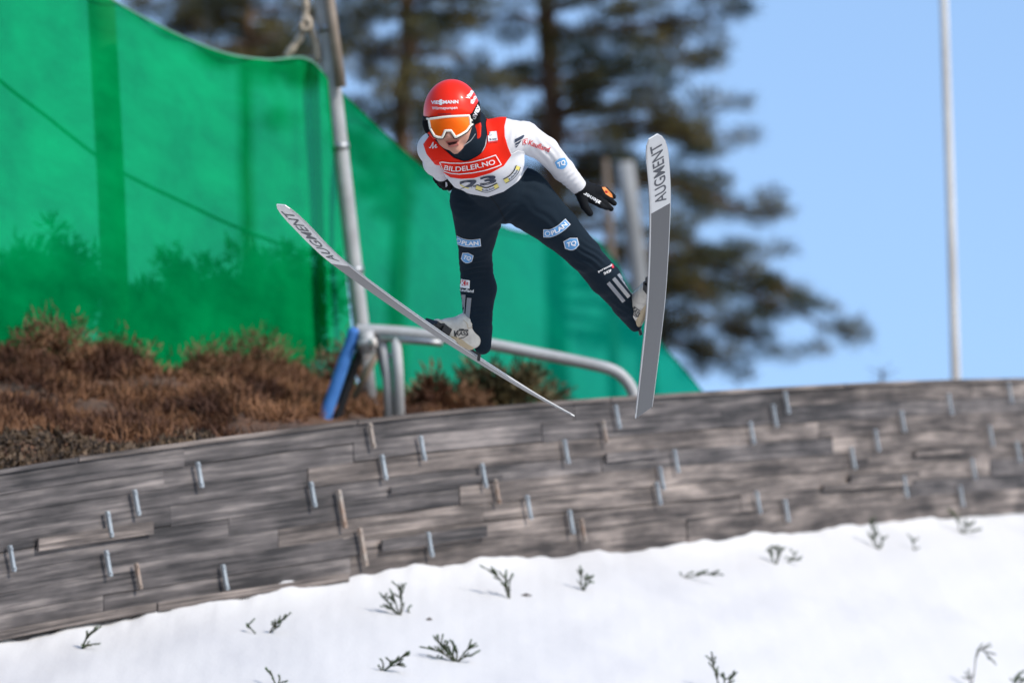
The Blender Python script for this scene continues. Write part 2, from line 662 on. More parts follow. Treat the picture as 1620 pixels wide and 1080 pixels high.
snow = make('snow', sv, grid_faces(len(ys), NCOL)[:, ::-1], M['snow'], kind='structure')
SNOW_BVH = BVHTree.FromPolygons([Vector(v) for v in sv.reshape(-1, 3)], grid_faces(len(ys), NCOL).tolist())


def on_snow(px, py):
    d = Vector(P(px, py, 1.0) - CAM).normalized()
    h = SNOW_BVH.ray_cast(Vector(CAM), d)
    return np.array(h[0]) if h[0] else P(px, py, 42)


# --- earth bank behind the wall and the hillside beyond the net
NX = [-900, -400, 0, 250, 450, 560, 640, 760, 900, 1110, 1620, 2600]
NPY = [560, 566, 578, 588, 600, 622, 648, 682, 690, 680, 650, 660]     # where the net meets the bank


def net_depth(px):
    return interp(px, [-900, 0, 560, 1110, 2600], [43.5, 46.3, 50.0, 55.5, 64])


bc = np.linspace(-880, 2580, 420)
tb, bb, db = wall_frame(bc)
rows = np.concatenate([np.linspace(0, 1, 60), [1.05, 1.2, 1.5, 2, 3, 4, 5, 6]])
bv = np.zeros((len(rows), len(bc), 3))
nd = net_depth(bc)
npy = interp(bc, NX, NPY)
npt = P(bc, npy, nd)
far = P(bc, 800, 132.0)
pw = 1.0 + 3.2 * np.clip((bc - 380) / 140, 0, 1)


def bank_pt(px, t):
    """surface of the bank: t = 0 just behind the wall, 1 at the foot of the net"""
    tb_, bb_, db_ = wall_frame(px)
    p_ = 1.0 + 3.2 * np.clip((px - 380) / 140, 0, 1)
    py = (tb_ + 13) + (interp(px, NX, NPY) - tb_ - 13) * np.clip(t, 0, 1.2) ** p_
    d_ = (db_ + 0.07) + (net_depth(px) - db_ - 0.07) * t
    return P(px, py, d_)


for i, t in enumerate(rows):
    if t <= 1:
        bv[i] = bank_pt(bc, t)
    else:
        bv[i] = npt + (far - npt) * ((t - 1) / 5)
lump_b = lump(bv[..., 0] * 2.2, bv[..., 1] * 2.2, 11)
wgt = np.clip(rows, 0, 1) * np.clip(1.6 - rows, 0.3, 1)
bv[..., 2] += 0.030 * lump_b * np.minimum(1, rows * 6)[:, None] * np.clip((560 - bc) / 160, 0.12, 1)[None]
bank = make('bank', bv, grid_faces(len(rows), len(bc)), M['earth'], kind='structure')
BANK_BVH = BVHTree.FromPolygons([Vector(v) for v in bv.reshape(-1, 3)], grid_faces(len(rows), len(bc)).tolist())


def ground_z(x, y):
    h = BANK_BVH.ray_cast(Vector((x, y, 200)), Vector((0, 0, -1)))
    return h[0].z if h[0] else None


gv = [(-1500, -1500, -6), (1500, -1500, -6), (1500, 1500, -6), (-1500, 1500, -6)]
make('ground', gv, [[0, 1, 2, 3]], M['hill'], kind='structure', smooth=False)

# ------------------------------------------------------------------ wooden wall
wall_org = wall_pt(np.array([560.0]), 0.0)[0]
wall = root('wooden_wall', wall_org, 'long weathered grey plank wall running along the snow', 'wall')
NROW = 8


def plank_strip(a, b, v0, v1, v0b, v1b, proud, thick, name, m, lap=0.0):
    n = max(3, int(abs(b - a) / 55) + 2)
    px = np.linspace(a, b, n)
    u = np.linspace(0, 1, n)
    lo = v0 + (v0b - v0) * u
    hi = v1 + (v1b - v1) * u
    ring = np.stack([wall_pt(px, lo, proud + lap), wall_pt(px, hi, proud), wall_pt(px, hi, proud - thick), wall_pt(px, lo, proud - thick)], 1)
    # slightly rounded front arrises
    vs = ring.reshape(-1, 3)
    fs = []
    for i in range(n - 1):
        for k in range(4):
            k2 = (k + 1) % 4
            fs.append([i * 4 + k, (i + 1) * 4 + k, (i + 1) * 4 + k2, i * 4 + k2])
    fs.append([0, 1, 2, 3])
    e = (n - 1) * 4
    fs.append([e + 3, e + 2, e + 1, e])
    o = make(name, vs, fs, m, wall, smooth=False)
    d = np.concatenate([[0], np.cumsum(np.linalg.norm(np.diff(ring[:, 0], axis=0), axis=1))])
    uv = np.zeros((n, 4, 2))
    uv[:, :, 0] = d[:, None]
    uv[:, 0, 1] = 0
    uv[:, 1, 1] = 0.11
    uv[:, 2, 1] = 0.16
    uv[:, 3, 1] = 0.05
    set_uv(o, uv.reshape(-1, 2))
    return o


TAN_SPOTS = [(820, 150), (980, 90), (1150, 90), (1480, 120), (1320, 70)]
for r in range(NROW):
    x = -840 + random.uniform(-200, 0)
    tilt_l = 0.0
    while x < 2500:
        L = random.choice([random.uniform(260, 420), random.uniform(400, 820)])
        xe = x + L
        v0 = (0.015 + r * (0.975 / NROW)) if r else -0.05
        v1 = 0.015 + (r + 1) * 0.975 / NROW + 0.001
        j0, j1 = random.uniform(-0.007, 0.007), random.uniform(-0.007, 0.007)
        mid = (x + xe) / 2
        p_tan = max(math.exp(-((mid - c) / w) ** 2) for c, w in TAN_SPOTS) * 0.75 + 0.05
        mm = M['plank_tan'] if random.random() < p_tan else M['plank_grey']
        plank_strip(x, xe - 0.8, v0 + j0, v1 + j0 + random.uniform(-.004, .01), v0 + j1, v1 + j1, random.uniform(0.0, 0.009), 0.035, 'plank', mm, random.uniform(0.001, 0.006))
        x = xe
# backing so that joints read dark, posts behind, cap and foot beam
plank_strip(-860, 2540, 0.0, 0.992, 0.0, 0.992, -0.036, 0.02, 'backing_board', M['plank_grey'])
for a, b, mm in ((-840, -260, 'plank_grey'), (-258, 118, 'plank_grey'), (120, 560, 'plank_tan'), (562, 960, 'plank_tan'),
                 (962, 1330, 'plank_tan'), (1332, 1760, 'plank_tan'), (1762, 2500, 'plank_grey')):
    plank_strip(a, b, 0.985, 1.012, 0.985, 1.012, 0.024, 0.075, 'top_board', M[mm])
for a, b, s in ((-840, -60, 0.0), (-58, 236, 0.0), (239, 541, 0.0)):
    plank_strip(a, b, -0.02 + s, 0.034 + s, -0.02 + s, 0.034 + s, 0.052, 0.05, 'foot_beam', M['plank_tan'])
# short repair boards nailed over the joints, each at its own height and slope
rb = random.Random(77)
for k in range(7):
    x0 = rb.uniform(-300, 1750)
    ln = rb.uniform(60, 210)
    v0 = rb.uniform(0.08, 0.86)
    hh = rb.uniform(0.035, 0.085)
    sl = rb.uniform(-0.012, 0.012)
    plank_strip(x0, x0 + ln, v0, v0 + hh, v0 + sl, v0 + hh + sl, 0.030 + 0.006 * rb.random(), 0.012, 'repair_board', M['plank_tan' if rb.random() < 0.6 else 'plank_grey'])
for px in np.arange(-800, 2500, 210):
    a = wall_pt(np.array([px]), -0.35, -0.12)[0]
    b = wall_pt(np.array([px]), 0.93, -0.12)[0]
    MB().box((a + b) / 2, (0.045, 0, 0), (0, 0.045, 0), (b - a) / 2).build('post', M['plank_grey'], wall, smooth=False)

STRAPS = [(308, 752), (208, 796), (165, 830), (10, 884), (163, 892), (211, 912, 1), (348, 914), (487, 783), (533, 806, 2), (566, 866, 2),
          (599, 740), (660, 710), (672, 862), (757, 753), (778, 778, 1), (828, 803), (887, 715), (895, 826), (914, 840, 1), (968, 660),
          (948, 684, 1), (1061, 730), (1038, 757), (1033, 781), (1181, 685), (1217, 658), (1236, 637), (1341, 725), (1379, 697),
          (1420, 667), (1495, 640), (1590, 622), (1424, 770), (1513, 785), (1603, 715), (1532, 742), (1191, 795), (1236, 808),
          (580, 690, 1), (1560, 690), (-60, 850), (-120, 930), (1660, 660), (1700, 740), (1760, 690)]
for s in STRAPS:
    px, py = s[0], s[1]
    t = s[2] if len(s) > 2 else 0
    top, bot, d = wall_frame(np.array([px]))
    sc = float(270 / (K / d[0]))
    half = (19 if t < 2 else 29) / sc
    cvx = half * 0.17
    vv = lambda q: (bot[0] - q) / (bot[0] - top[0])
    a = wall_pt(np.array([px - cvx]), vv(py - half), 0.036)[0]
    b = wall_pt(np.array([px + cvx]), vv(py + half), 0.036)[0]
    ax = (b - a) / 2
    side = wall_pt(np.array([px + 4.0]), vv(py), 0.026)[0] - wall_pt(np.array([px - 4.0]), vv(py), 0.026)[0]
    side = side / np.linalg.norm(side) * (0.0105 if t < 2 else 0.0135)
    nn = np.cross(ax, side)
    nn /= np.linalg.norm(nn)
    mb = MB()
    mb.box((a + b) / 2, ax, side, nn * 0.008)
    for q in (0.75, -0.75):                     # bolt heads
        c = (a + b) / 2 + ax * q
        mb.box(c, ax / np.linalg.norm(ax) * 0.006, side / np.linalg.norm(side) * 0.006, nn * 0.014)
    mb.build('metal_strap', M['strap'] if t == 0 else M['rusty'], wall, smooth=False)

# ------------------------------------------------------------------ net, its poles and cables
net_org = P(300, 600, 47.5)
net = root('safety_net', net_org, 'tall green safety net hanging between poles behind the plank wall', 'net')
TOP1 = np.array([(-300, -420), (-100, -190), (60, -70), (180, 2), (240, 35), (300, 64), (360, 86), (420, 95), (462, 92), (478, 92), (495, 99), (508, 112), (521, 128)], float)
nu, nv = 320, 60
u = np.linspace(0, 1, nu)
vv = np.linspace(0, 1, nv)
U, V = np.meshgrid(u, vv)
xr = 519 + (567 - 519) * V
xl = -300 + 0 * V
PX = xl + (xr - xl) * U ** 0.9
ft = interp(PX, TOP1[:, 0] + 0, TOP1[:, 1])
fb = interp(PX, NX, NPY) + 16
PY = ft + (fb - ft) * V
DN = net_depth(PX)
fold = 0.07 * np.sin(PX / 46.0 + 1.3 * V) + 0.035 * np.sin(PX / 19.0 + PY / 60) + 0.10 * np.sin((PX * 0.6 + PY) / 95.0)
sharp = 0.12 * np.exp(-((PX - (487 + 18 * V)) / 10) ** 2) - 0.08 * np.exp(-((PX - (505 + 20 * V)) / 9) ** 2) + 0.15 * np.exp(-((PX - 452 - 10 * V) / 30) ** 2)
make('net_panel', P(PX, PY, DN + fold + sharp), grid_faces(nv, nu), M['net'], net)
TOP2 = np.array([(538, 146), (580, 186), (620, 224), (690, 285), (760, 342), (820, 368), (890, 372), (945, 382), (975, 418), (1000, 465), (1045, 542), (1080, 582), (1116, 626), (1140, 650)], float)
nu = 220
u = np.linspace(0, 1, nu)
U, V = np.meshgrid(u, vv)
xl = 538 + (590 - 538) * V
PX = xl + (1140 - xl) * U
ft = interp(PX, TOP2[:, 0], TOP2[:, 1])
fb = np.maximum(interp(PX, NX, NPY) + 30, ft + 8)
PY = ft + (fb - ft) * V
DN = net_depth(PX) + 0.05
fold = 0.06 * np.sin(PX / 38.0 + 2 * V) + 0.05 * np.sin(PX / 21.0 - PY / 45) + 0.07 * np.sin((PX * 0.5 - PY) / 60.0)
make('net_panel', P(PX, PY, DN + fold), grid_faces(nv, nu), M['net_teal'], net)
for T, n, m_ in ((TOP1, 120, 'rope_green'), (TOP2, 90, 'net_teal')):
    c = smooth_curve(T, n)
    MB().tube(P(c[:, 0], c[:, 1] - 1, net_depth(c[:, 0])), 0.006, 6).build('edge_rope', M[m_], net)


def pole(name, pts, rad, m, label, cat, depth, seg=14, group=None, parts=None):
    pts = np.array(pts, float)
    pp = P(pts[:, 0], pts[:, 1], depth)
    r = root(name, pp[-1], label, cat, group)
    MB().tube(pp, rad, seg).build('shaft', m, r)
    return r


pd = 49.75
pr = pole('net_pole', [(497, -130), (511, 0), (545, 290), (570, 505), (588, 672)], 0.052, M['galv'], 'grey metal pole leaning at the corner of the green net', 'pole', pd)
sp_ = P([508, 521, 540], [-130, 0, 138], pd - 0.09)
MB().tube(sp_, 0.034, 10).build('splint', M['dead_wood'], pr)
cp = P([545, 556], [284, 300], pd)
for q in ((516, 45), (538, 232), (561, 428)):
    c = P([q[0] - 1, q[0] + 1], [q[1] - 5, q[1] + 5], pd)
    MB().tube(c, 0.060, 14).build('clamp', M['steel'], pr)
rr = root('tie_rope', P(462, 92, 49.7), 'pale tan rope tying the net corner up to the leaning pole', 'rope')
c = smooth_curve([(480, -130), (482, -20), (484, 20), (481, 42), (470, 66), (452, 90)], 30)
MB().tube(P(c[:, 0], c[:, 1], 49.7), 0.026 + 0.004 * np.sin(np.arange(30) * 1.5), 8).build('rope_strand', M['rope'], rr)
c = smooth_curve([(484, 25), (494, 52), (500, 70), (503, 96)], 16)
MB().tube(P(c[:, 0], c[:, 1], 49.72), 0.024, 8).build('rope_strand', M['rope'], rr)
kn = smooth_curve([(477, 34), (488, 30), (489, 44), (478, 46), (477, 36)], 16)
MB().tube(P(kn[:, 0], kn[:, 1], 49.66), 0.02, 8).build('knot', M['rope'], rr)

pole('net_pole', [(146, -260), (160, 0), (176, 300), (190, 700)], 0.085, M['dead_wood'], 'dark post showing through the green net at the left', 'pole', 47.9)
pole('net_pole', [(988, 256), (1000, 350), (1014, 470), (1036, 720)], 0.10, mat('grey_pole', (0.27, 0.28, 0.29), 0.7, noise=0.6, nscale=2, col2=(0.20, 0.21, 0.22)), 'blurred pale grey pole behind the net beside the upright ski', 'pole', 86)
pole('dead_trunk', [(958, 250), (962, 330), (966, 430), (974, 720)], np.array([0.03, 0.05, 0.06, 0.075]), mat('bare_trunk', (0.20, 0.16, 0.13), 0.9, noise=0.6, nscale=3, col2=(0.13, 0.10, 0.08)), 'thin bare tan trunk behind the net, left of the grey pole', 'trunk', 90)
cb = smooth_curve([(-300, -140), (-100, 40), (0, 128), (70, 182), (180, 265), (300, 325), (380, 362), (470, 395), (560, 420)], 60)
MB().tube(P(cb[:, 0], cb[:, 1], net_depth(cb[:, 0]) + 0.35), 0.010, 6).build('guy_cable', M['black_plastic'], tag(root('guy_wire', P(0, 128, 46.8), 'dark sagging cable showing faintly through the green net', 'cable'), 'dark sagging cable showing faintly through the green net', 'cable'))

fp = pole('flag_pole', [(1488, -160), (1493, 0), (1503, 300), (1512, 596), (1517, 760)], np.array([0.033, 0.034, 0.037, 0.040, 0.041]), M['flag_pole'], 'tall thin white pole against the blue sky at the right', 'pole', 66)

# ------------------------------------------------------------------ pipe barrier with blue pad
bd = 48.0
br = root('pipe_barrier', P(600, 690, bd), 'bent galvanized pipe railing with a blue padded leg behind the wall', 'railing')
c = smooth_curve([(562, 522), (600, 523), (660, 528), (760, 542), (860, 561), (930, 575), (968, 585), (988, 599), (1002, 622), (1012, 665)], 60)
MB().tube(P(c[:, 0], c[:, 1], bd), 0.036, 14).build('top_rail', M['galv'], br)
c = np.array([(600, 534), (680, 541), (700, 543)], float)
MB().tube(P(c[:, 0], c[:, 1], bd - 0.03), 0.022, 10).build('rail_sleeve', M['steel'], br)
MB().tube(P([604, 612, 618], [535, 590, 690], bd), 0.030, 10).build('leg', M['galv'], br)
MB().tube(P([626, 630, 633], [535, 590, 690], bd - 0.02), 0.034, 10).build('leg', M['galv'], br)
MB().tube(P([592, 603, 632], [520, 570, 690], bd + 0.06), 0.020, 10).build('brace', M['black_plastic'], br)
MB().tube(P([606, 632], [562, 563], bd), 0.015, 8).build('brace', M['steel'], br)
MB().tube(P([560, 606], [630, 540], bd + 0.25), 0.022, 8).build('brace', M['dead_wood'], br)
mb = MB()
mb.tube(P([578, 583], [524, 560], bd - 0.03), 0.05, 12)
mb.tube(P([566, 594], [545, 541], bd - 0.06), 0.03, 10)
mb.build('clamp', M['galv'], br)
MB().tube(P([590, 592], [535, 549], bd - 0.09), 0.022, 10).build('bolt', M['flag_pole'], br)
c = smooth_curve([(561, 518), (556, 540), (545, 570), (530, 614), (510, 672), (496, 712)], 24)
rad = np.full(24, 0.040)
rad[0] = 0.02
rad[1] = 0.038
pad = P(c[:, 0], c[:, 1], bd - 0.02)
MB().tube(pad, rad, 14).build('blue_pad', M['blue_pad'], br)
c2 = P(c[2:, 0] + 17, c[2:, 1] + 6, bd + 0.05)
MB().tube(c2, 0.030, 10).build('pad_core', M['black_plastic'], br)


# ------------------------------------------------------------------ plants on the bank
def blades(centres, n, length, width, spread, up=0.3, seed=0, grow=None, flat=None):
    """n thin leaf faces round each centre"""
    r = np.random.default_rng(seed)
    c = np.repeat(np.asarray(centres, float), n, 0)
    m = len(c)
    d = r.normal(size=(m, 3))
    d /= np.linalg.norm(d, axis=1)[:, None]
    off = d * (r.random((m, 1)) ** 0.45) * spread
    if flat is not None:
        off = off * np.array(flat)
    dirn = d * 0.7 + r.normal(size=(m, 3)) * 0.5 + np.array([0, 0, up])
    if grow is not None:
        dirn += np.repeat(np.asarray(grow, float), n, 0)
    dirn /= np.linalg.norm(dirn, axis=1)[:, None]
    side = np.cross(dirn, r.normal(size=(m, 3)))
    side /= np.linalg.norm(side, axis=1)[:, None]
    L = length * r.uniform(0.6, 1.3, (m, 1))
    w = width * r.uniform(0.6, 1.3, (m, 1))
    p = c + off
    v = np.stack([p - side * w * 0.5, p + side * w * 0.5, p + dirn * L + side * w * 0.15, p + dirn * L - side * w * 0.15], 1)
    f = np.arange(m * 4).reshape(m, 4)
    return v.reshape(-1, 3), f


# dry grass over the bank
gr = np.random.default_rng(21)
ng = 26000
gx = gr.uniform(-140, 760, ng)
gt = gr.uniform(0.02, 1.05, ng) ** 0.8
gp = bank_pt(gx, gt)
keep = []
gz = np.array([ground_z(p[0], p[1]) or p[2] for p in gp])
gp[:, 2] = gz
clump = lump(gp[:, 0] * 3, gp[:, 1] * 3, 31)
low = (gx < 330) & (gt < 0.30 - gx / 1500)
litter = gp[low]
sel = (clump + gr.normal(size=ng) * 0.8 > -0.6) & ~((gx < 330) & (gt < 0.30 - gx / 1500)) & ~((gx > 470) & (gt < 0.72))
gp = gp[sel]
lean = np.stack([gr.normal(0, .35, len(gp)) - 0.15, gr.normal(0, .35, len(gp)), np.full(len(gp), 1.0)], 1)
v, f = blades(gp, 5, 0.075, 0.013, 0.05, 0.25, 4, lean * 0.45)
make('dry_grass', v, f, M['grass_dry'], kind='stuff', smooth=False)

v, f = blades(litter, 5, 0.035, 0.022, 0.05, 0.1, 9)
make('leaf_litter', v, f, mat_leaf('litter', (0.045, 0.030, 0.020), (0.15, 0.10, 0.062), 6.0), kind='stuff', smooth=False)

# stones and rubble at the lower left of the bank
mb = MB()
for k in range(110):
    px = gr.uniform(-150, 330)
    t = gr.uniform(0.0, 0.38)
    p = bank_pt(np.array([px]), t)[0]
    z = ground_z(p[0], p[1])
    if z is None:
        continue
    s = gr.uniform(0.012, 0.04)
    bm = bmesh.new()
    bmesh.ops.create_icosphere(bm, subdivisions=1, radius=1)
    vs = np.array([q.co[:] for q in bm.verts]) * gr.uniform(0.7, 1.3, (12 if len(bm.verts) == 12 else len(bm.verts), 1))
    fs = [[q.index for q in fc.verts] for fc in bm.faces]
    bm.free()
    mb.add(vs * s * np.array([1.3, 1, 0.7]) + [p[0], p[1], z + s * 0.2], fs)
mb.build('rubble', M['stone'], kind='stuff', smooth=False)


def bush(px, depth, h_px, w_px, label, leafm, seed, dens=1.0, name='shrub', group=None, base_py=None, leaf=(0.065, 0.022)):
    r = np.random.default_rng(seed)
    b = P(px, base_py if base_py else 600, depth)
    z = ground_z(b[0], b[1])
    if z is not None:
        b[2] = z - 0.02
    s = depth / K
    H, Wd = h_px * s, w_px * s
    o = root(name, b, label, 'bush', group)
    st = MB()
    cents, grow = [], []
    for k in range(int(12 * dens)):
        tip = b + np.array([r.normal(0, Wd * 0.42), r.normal(0, Wd * 0.4), H * r.uniform(0.55, 1.05)])
        mid = b + (tip - b) * 0.5 + np.array([r.normal(0, .04), r.normal(0, .04), 0.04])
        c = smooth_curve([b + np.array([r.normal(0, Wd * .12), 0, 0]), mid, tip], 8)
        st.tube(c, np.linspace(0.010, 0.003, 8), 5)
        for q in range(3, 8):
            if r.random() < 0.9:
                cents.append(c[q] + r.normal(0, 0.03, 3))
                grow.append((tip - b) / H * 0.6)
    st.build('stems', M['twig_bark'], o)
    v, f = blades(cents, int(26 * dens), leaf[0], leaf[1], 0.11, 0.2, seed + 1, grow)
    make('foliage', v, f, leafm, o, smooth=False)
    return o


G1 = 'brown shrubs along the foot of the green net'
front = [(40, -0.25, 50, 120, 'reddish brown shrub at the far left foot of the green net'),
         (85, -0.3, 75, 50, 'thin brown shrub in front of the net, left of the dark post'),
         (215, -0.25, 38, 100, 'low brown shrub in front of the net, right of the dark post'),
         (310, -0.3, 52, 60, 'taller rusty shrub halfway along the left net panel'),
         (405, -0.25, 44, 80, 'brown shrub at the net foot, left of the blue padded leg'),
         (535, -0.3, 75, 40, 'small brown shrub close behind the blue padded leg')]
for k, q in enumerate(front):
    bush(q[0], float(net_depth(q[0])) + q[1], *q[2:], M['brown_leaf'], 100 + k, 0.8, 'shrub', G1, None, (0.055, 0.011))
bush(805, 50.8, 70, 110, 'olive brown bush in front of the teal net below the jumper', mat_leaf('olive_leaf', (0.05, 0.042, 0.02), (0.14, 0.105, 0.045), 3.0), 140, 1.3, 'shrub', None, 668)
bush(715, 50.3, 42, 80, 'low rusty bush behind the pipe railing, left of the olive bush', M['brown_leaf'], 141, 1.0, 'shrub', None, 660)
G2 = 'bushes showing through the green net'
behind = [(15, 1.5, 215, 150, 'dark bush behind the net at the far left edge'),
          (95, 1.5, 175, 130, 'dark bush behind the net, left of the dark post'),
          (235, 1.5, 150, 140, 'dark bush behind the net, just right of the dark post'),
          (320, 1.5, 165, 130, 'dark bush behind the middle of the left net panel'),
          (390, 1.5, 150, 110, 'lower dark bush behind the net, left of the tallest one'),
          (450, 1.5, 215, 130, 'tallest dark bush behind the net near the leaning pole')]
for k, q in enumerate(behind):
    bush(q[0], float(net_depth(q[0])) + q[1], *q[2:], M['bush_dark'], 160 + k, 1.7, 'shrub', G2, None, (0.07, 0.022))


# ------------------------------------------------------------------ pines
def pine(px_top, px_bot, depth, tips, label, seed, r0=0.16, py_top=-160, tuft_r=0.16, extra=None, dens=135):
    r = np.random.default_rng(seed)
    top = P(px_top, py_top, depth)
    bot = P(px_bot, 800, depth)
    z = ground_z(bot[0], bot[1])
    if z is not None:
        bot[2] = z - 0.1
    o = root('pine_tree', bot, label, 'tree', 'pines behind the green net')
    n = 14
    tt = np.linspace(0, 1, n)[:, None]
    tr = bot + (top - bot) * tt + np.concatenate([r.normal(0, 0.02, (n, 2)), np.zeros((n, 1))], 1)
    MB().tube(tr, np.linspace(r0, r0 * 0.72, n), 10).build('trunk', M['bark'], o)
    ax = top - bot
    for (tx, ty, rise) in tips:
        ddep = r.uniform(-1.6, 1.6)
        tip = P(tx, ty, depth + ddep)
        # branch leaves the trunk a little above or below the tip
        pyo = ty - rise
        f = (800 - pyo) / (800 - py_top)
        o0 = bot + ax * np.clip(f, 0.02, 0.99)
        mid = o0 + (tip - o0) * 0.55 + np.array([0, r.normal(0, .15), 0.10 * np.linalg.norm(tip - o0) * (0.4 if rise < 0 else 0.9)])
        L = np.linalg.norm(tip - o0)
        c = smooth_curve([o0, mid, tip], 14)
        mb = MB().tube(c, np.linspace(0.055, 0.014, 14), 6)
        cents = []
        nt_ = max(4, int(L / 0.24))
        for q in range(nt_):
            s = r.uniform(0.28, 1.0) ** 0.75
            i = min(13, int(s * 13))
            off = r.normal(0, 1, 3) * np.array([0.30, 0.38, 0.17]) * (0.5 + 0.6 * (1 - s) + 0.25)
            e = c[i] + off
            mb.tube(np.array([c[i], (c[i] + e) / 2 + [0, 0, 0.03], e]), np.array([0.014, 0.01, 0.006]), 4, caps=False)
            cents.append(e)
        cents.append(tip)
        b_ = mb.build('branch', M['bark'], o)
        cents = np.array(cents)
        v, f_ = blades(cents, dens, 0.13, 0.020, tuft_r, 0.25, int(r.integers(1e6)), None, (1.5, 1.4, 0.62))
        make('needles', v, f_, M['needles'], b_, smooth=False)
    return o


main_tips = [(1165, 20, -40), (1120, 95, -40), (1070, 40, -20), (1010, 95, -20), (980, 20, 0), (1135, 232, 20), (1180, 215, -10), (1060, 190, 0),
             (1205, 345, 40), (1150, 320, 30), (1090, 290, 10), (1120, 400, 30), (1215, 455, 70), (1300, 485, 90), (1130, 470, 70), (1355, 535, 80), (1240, 560, 80),
             (1100, 560, 60), (1170, 590, 60), (1050, 140, -20), (960, 180, 0), (940, 280, 10), (1010, 260, 10),
             (760, 40, 0), (720, 150, 10), (700, 235, 20), (790, 220, 20), (640, 250, 30), (820, 110, 0), (800, 310, 10), (900, 60, 0), (920, 130, 0), (870, 200, 0),
             (1240, -40, -60), (1100, -60, -40), (980, -80, 0), (760, -60, 0), (660, -40, 0), (880, 340, 0), (960, 350, 10), (1030, 470, 40)]
pine(862, 890, 106, main_tips, 'big dark pine with long branches reaching right into the sky', 51, 0.17)
t2 = [(545, 40, 10), (570, 110, 10), (590, 190, 10), (620, 250, 0), (720, 30, 0), (745, 95, 0), (700, 180, 10), (560, -30, 0), (700, -50, 0), (670, 120, 0), (600, 0, 0), (650, 60, 0), (590, 300, 0), (690, 270, 0), (620, 150, 0), (760, 10, 0)]
pine(646, 622, 97, t2, 'pine with a thick brown trunk rising above the jumper', 52, 0.135)
t3 = [(225, 10, -10), (285, 45, 0), (330, 15, 0), (400, 60, 0), (440, 35, 0), (465, 80, 0), (350, 85, 0), (280, -30, 0), (430, -30, 0), (500, 30, 10), (520, 85, 10), (360, -10, 0), (420, 100, 0), (480, 120, 0)]
pine(385, 395, 101, t3, 'smaller pine seen above the sagging net edge at the left', 53, 0.10)


def bare_sprig(px, py, depth, label):
    b = P(px, py + 60, depth)
    o = root('sapling', b, label, 'sapling')
    mb = MB()
    r = np.random.default_rng(5)
    tip = P(px, py, depth)
    mb.tube(np.array([b, (b + tip) / 2, tip]), np.array([0.02, 0.014, 0.006]), 6)
    for k in range(8):
        s = b + (tip - b) * r.uniform(0.5, 0.95)
        mb.tube(np.array([s, s + np.array([r.normal(0, .09), r.normal(0, .06), r.uniform(.03, .10)])]), np.array([0.006, 0.003]), 4)
    mb.build('stems', M['twig_bark'], o)
    return o


bare_sprig(1395, 582, 66, 'tiny bare sapling peeping over the wall top at the right')


# ------------------------------------------------------------------ spruce sprigs stuck in the snow
def sprig(px, py, arms, label, seed, name='spruce_sprig', thin=False):
    """arms: list of (dx, dy) pixel offsets of shoot tips from the foot"""
    r = np.random.default_rng(seed)
    foot = on_snow(px, py)
    d = float((foot - CAM) @ FWD)
    o = root(name, foot, label, 'spruce sprig', 'spruce sprigs marking the snow')
    s = d / K
    for (dx, dy) in arms:
        tip = foot + RIGHT * dx * s + UP * (-dy) * s + np.array([0, r.normal(0, 0.03), 0])
        L = np.linalg.norm(tip - foot)
        mid = foot + (tip - foot) * 0.5 + RIGHT * r.normal(0, 0.012) + UP * 0.004
        c = smooth_curve([foot - UP * 0.01, mid, tip] + ([tip + (RIGHT * 12 - UP * 1) * s, tip + (RIGHT * 19 - UP * 14) * s] if thin and L > 0.12 else []), 9)
        shoots = [c]
        if L > 0.07:
            for k in range(int(L / 0.022)):
                i = r.integers(3, 8)
                t = c[i] - c[i - 1]
                t /= np.linalg.norm(t)
                e = c[i] + t * L * r.uniform(0.16, 0.30) + RIGHT * r.normal(0, 0.02) + UP * r.uniform(-0.012, 0.02) + FWD * r.normal(0, .02)
                shoots.append(np.linspace(c[i], e, 5))
        st, nd_v, nd_f, cnt = MB(), [], [], 0
        for sh in shoots:
            st.tube(sh, np.linspace(0.0035, 0.0022, len(sh)), 5)
            seg = np.linalg.norm(sh[-1] - sh[0])
            m = max(40, int(seg / (0.0008 if thin else 0.0006)))
            tpos = r.uniform(0.05, 1.0, m) * (len(sh) - 1)
            i0 = np.minimum(tpos.astype(int), len(sh) - 2)
            fr = (tpos - i0)[:, None]
            p = sh[i0] * (1 - fr) + sh[i0 + 1] * fr
            tg = sh[i0 + 1] - sh[i0]
            tg /= np.linalg.norm(tg, axis=1)[:, None]
            q = r.normal(size=(m, 3))
            q -= tg * (q * tg).sum(1)[:, None]
            q /= np.linalg.norm(q, axis=1)[:, None]
            dn = tg * 0.75 + q * 0.65
            ln = r.uniform(0.010, 0.017, (m, 1)) * (0.8 if thin else 1)
            sd = np.cross(dn, q + r.normal(size=(m, 3)) * .3)
            sd /= np.linalg.norm(sd, axis=1)[:, None] + 1e-9
            v = np.stack([p - sd * 0.0016, p + sd * 0.0016, p + dn * ln], 1).reshape(-1, 3)
            nd_v.append(v)
            nd_f.append(np.arange(m * 3).reshape(m, 3) + cnt)
            cnt += m * 3
        b_ = st.build('shoot', M['twig_bark'], o)
        make('needles', np.concatenate(nd_v), np.concatenate(nd_f), M['sprig'], b_, smooth=False)
    return o


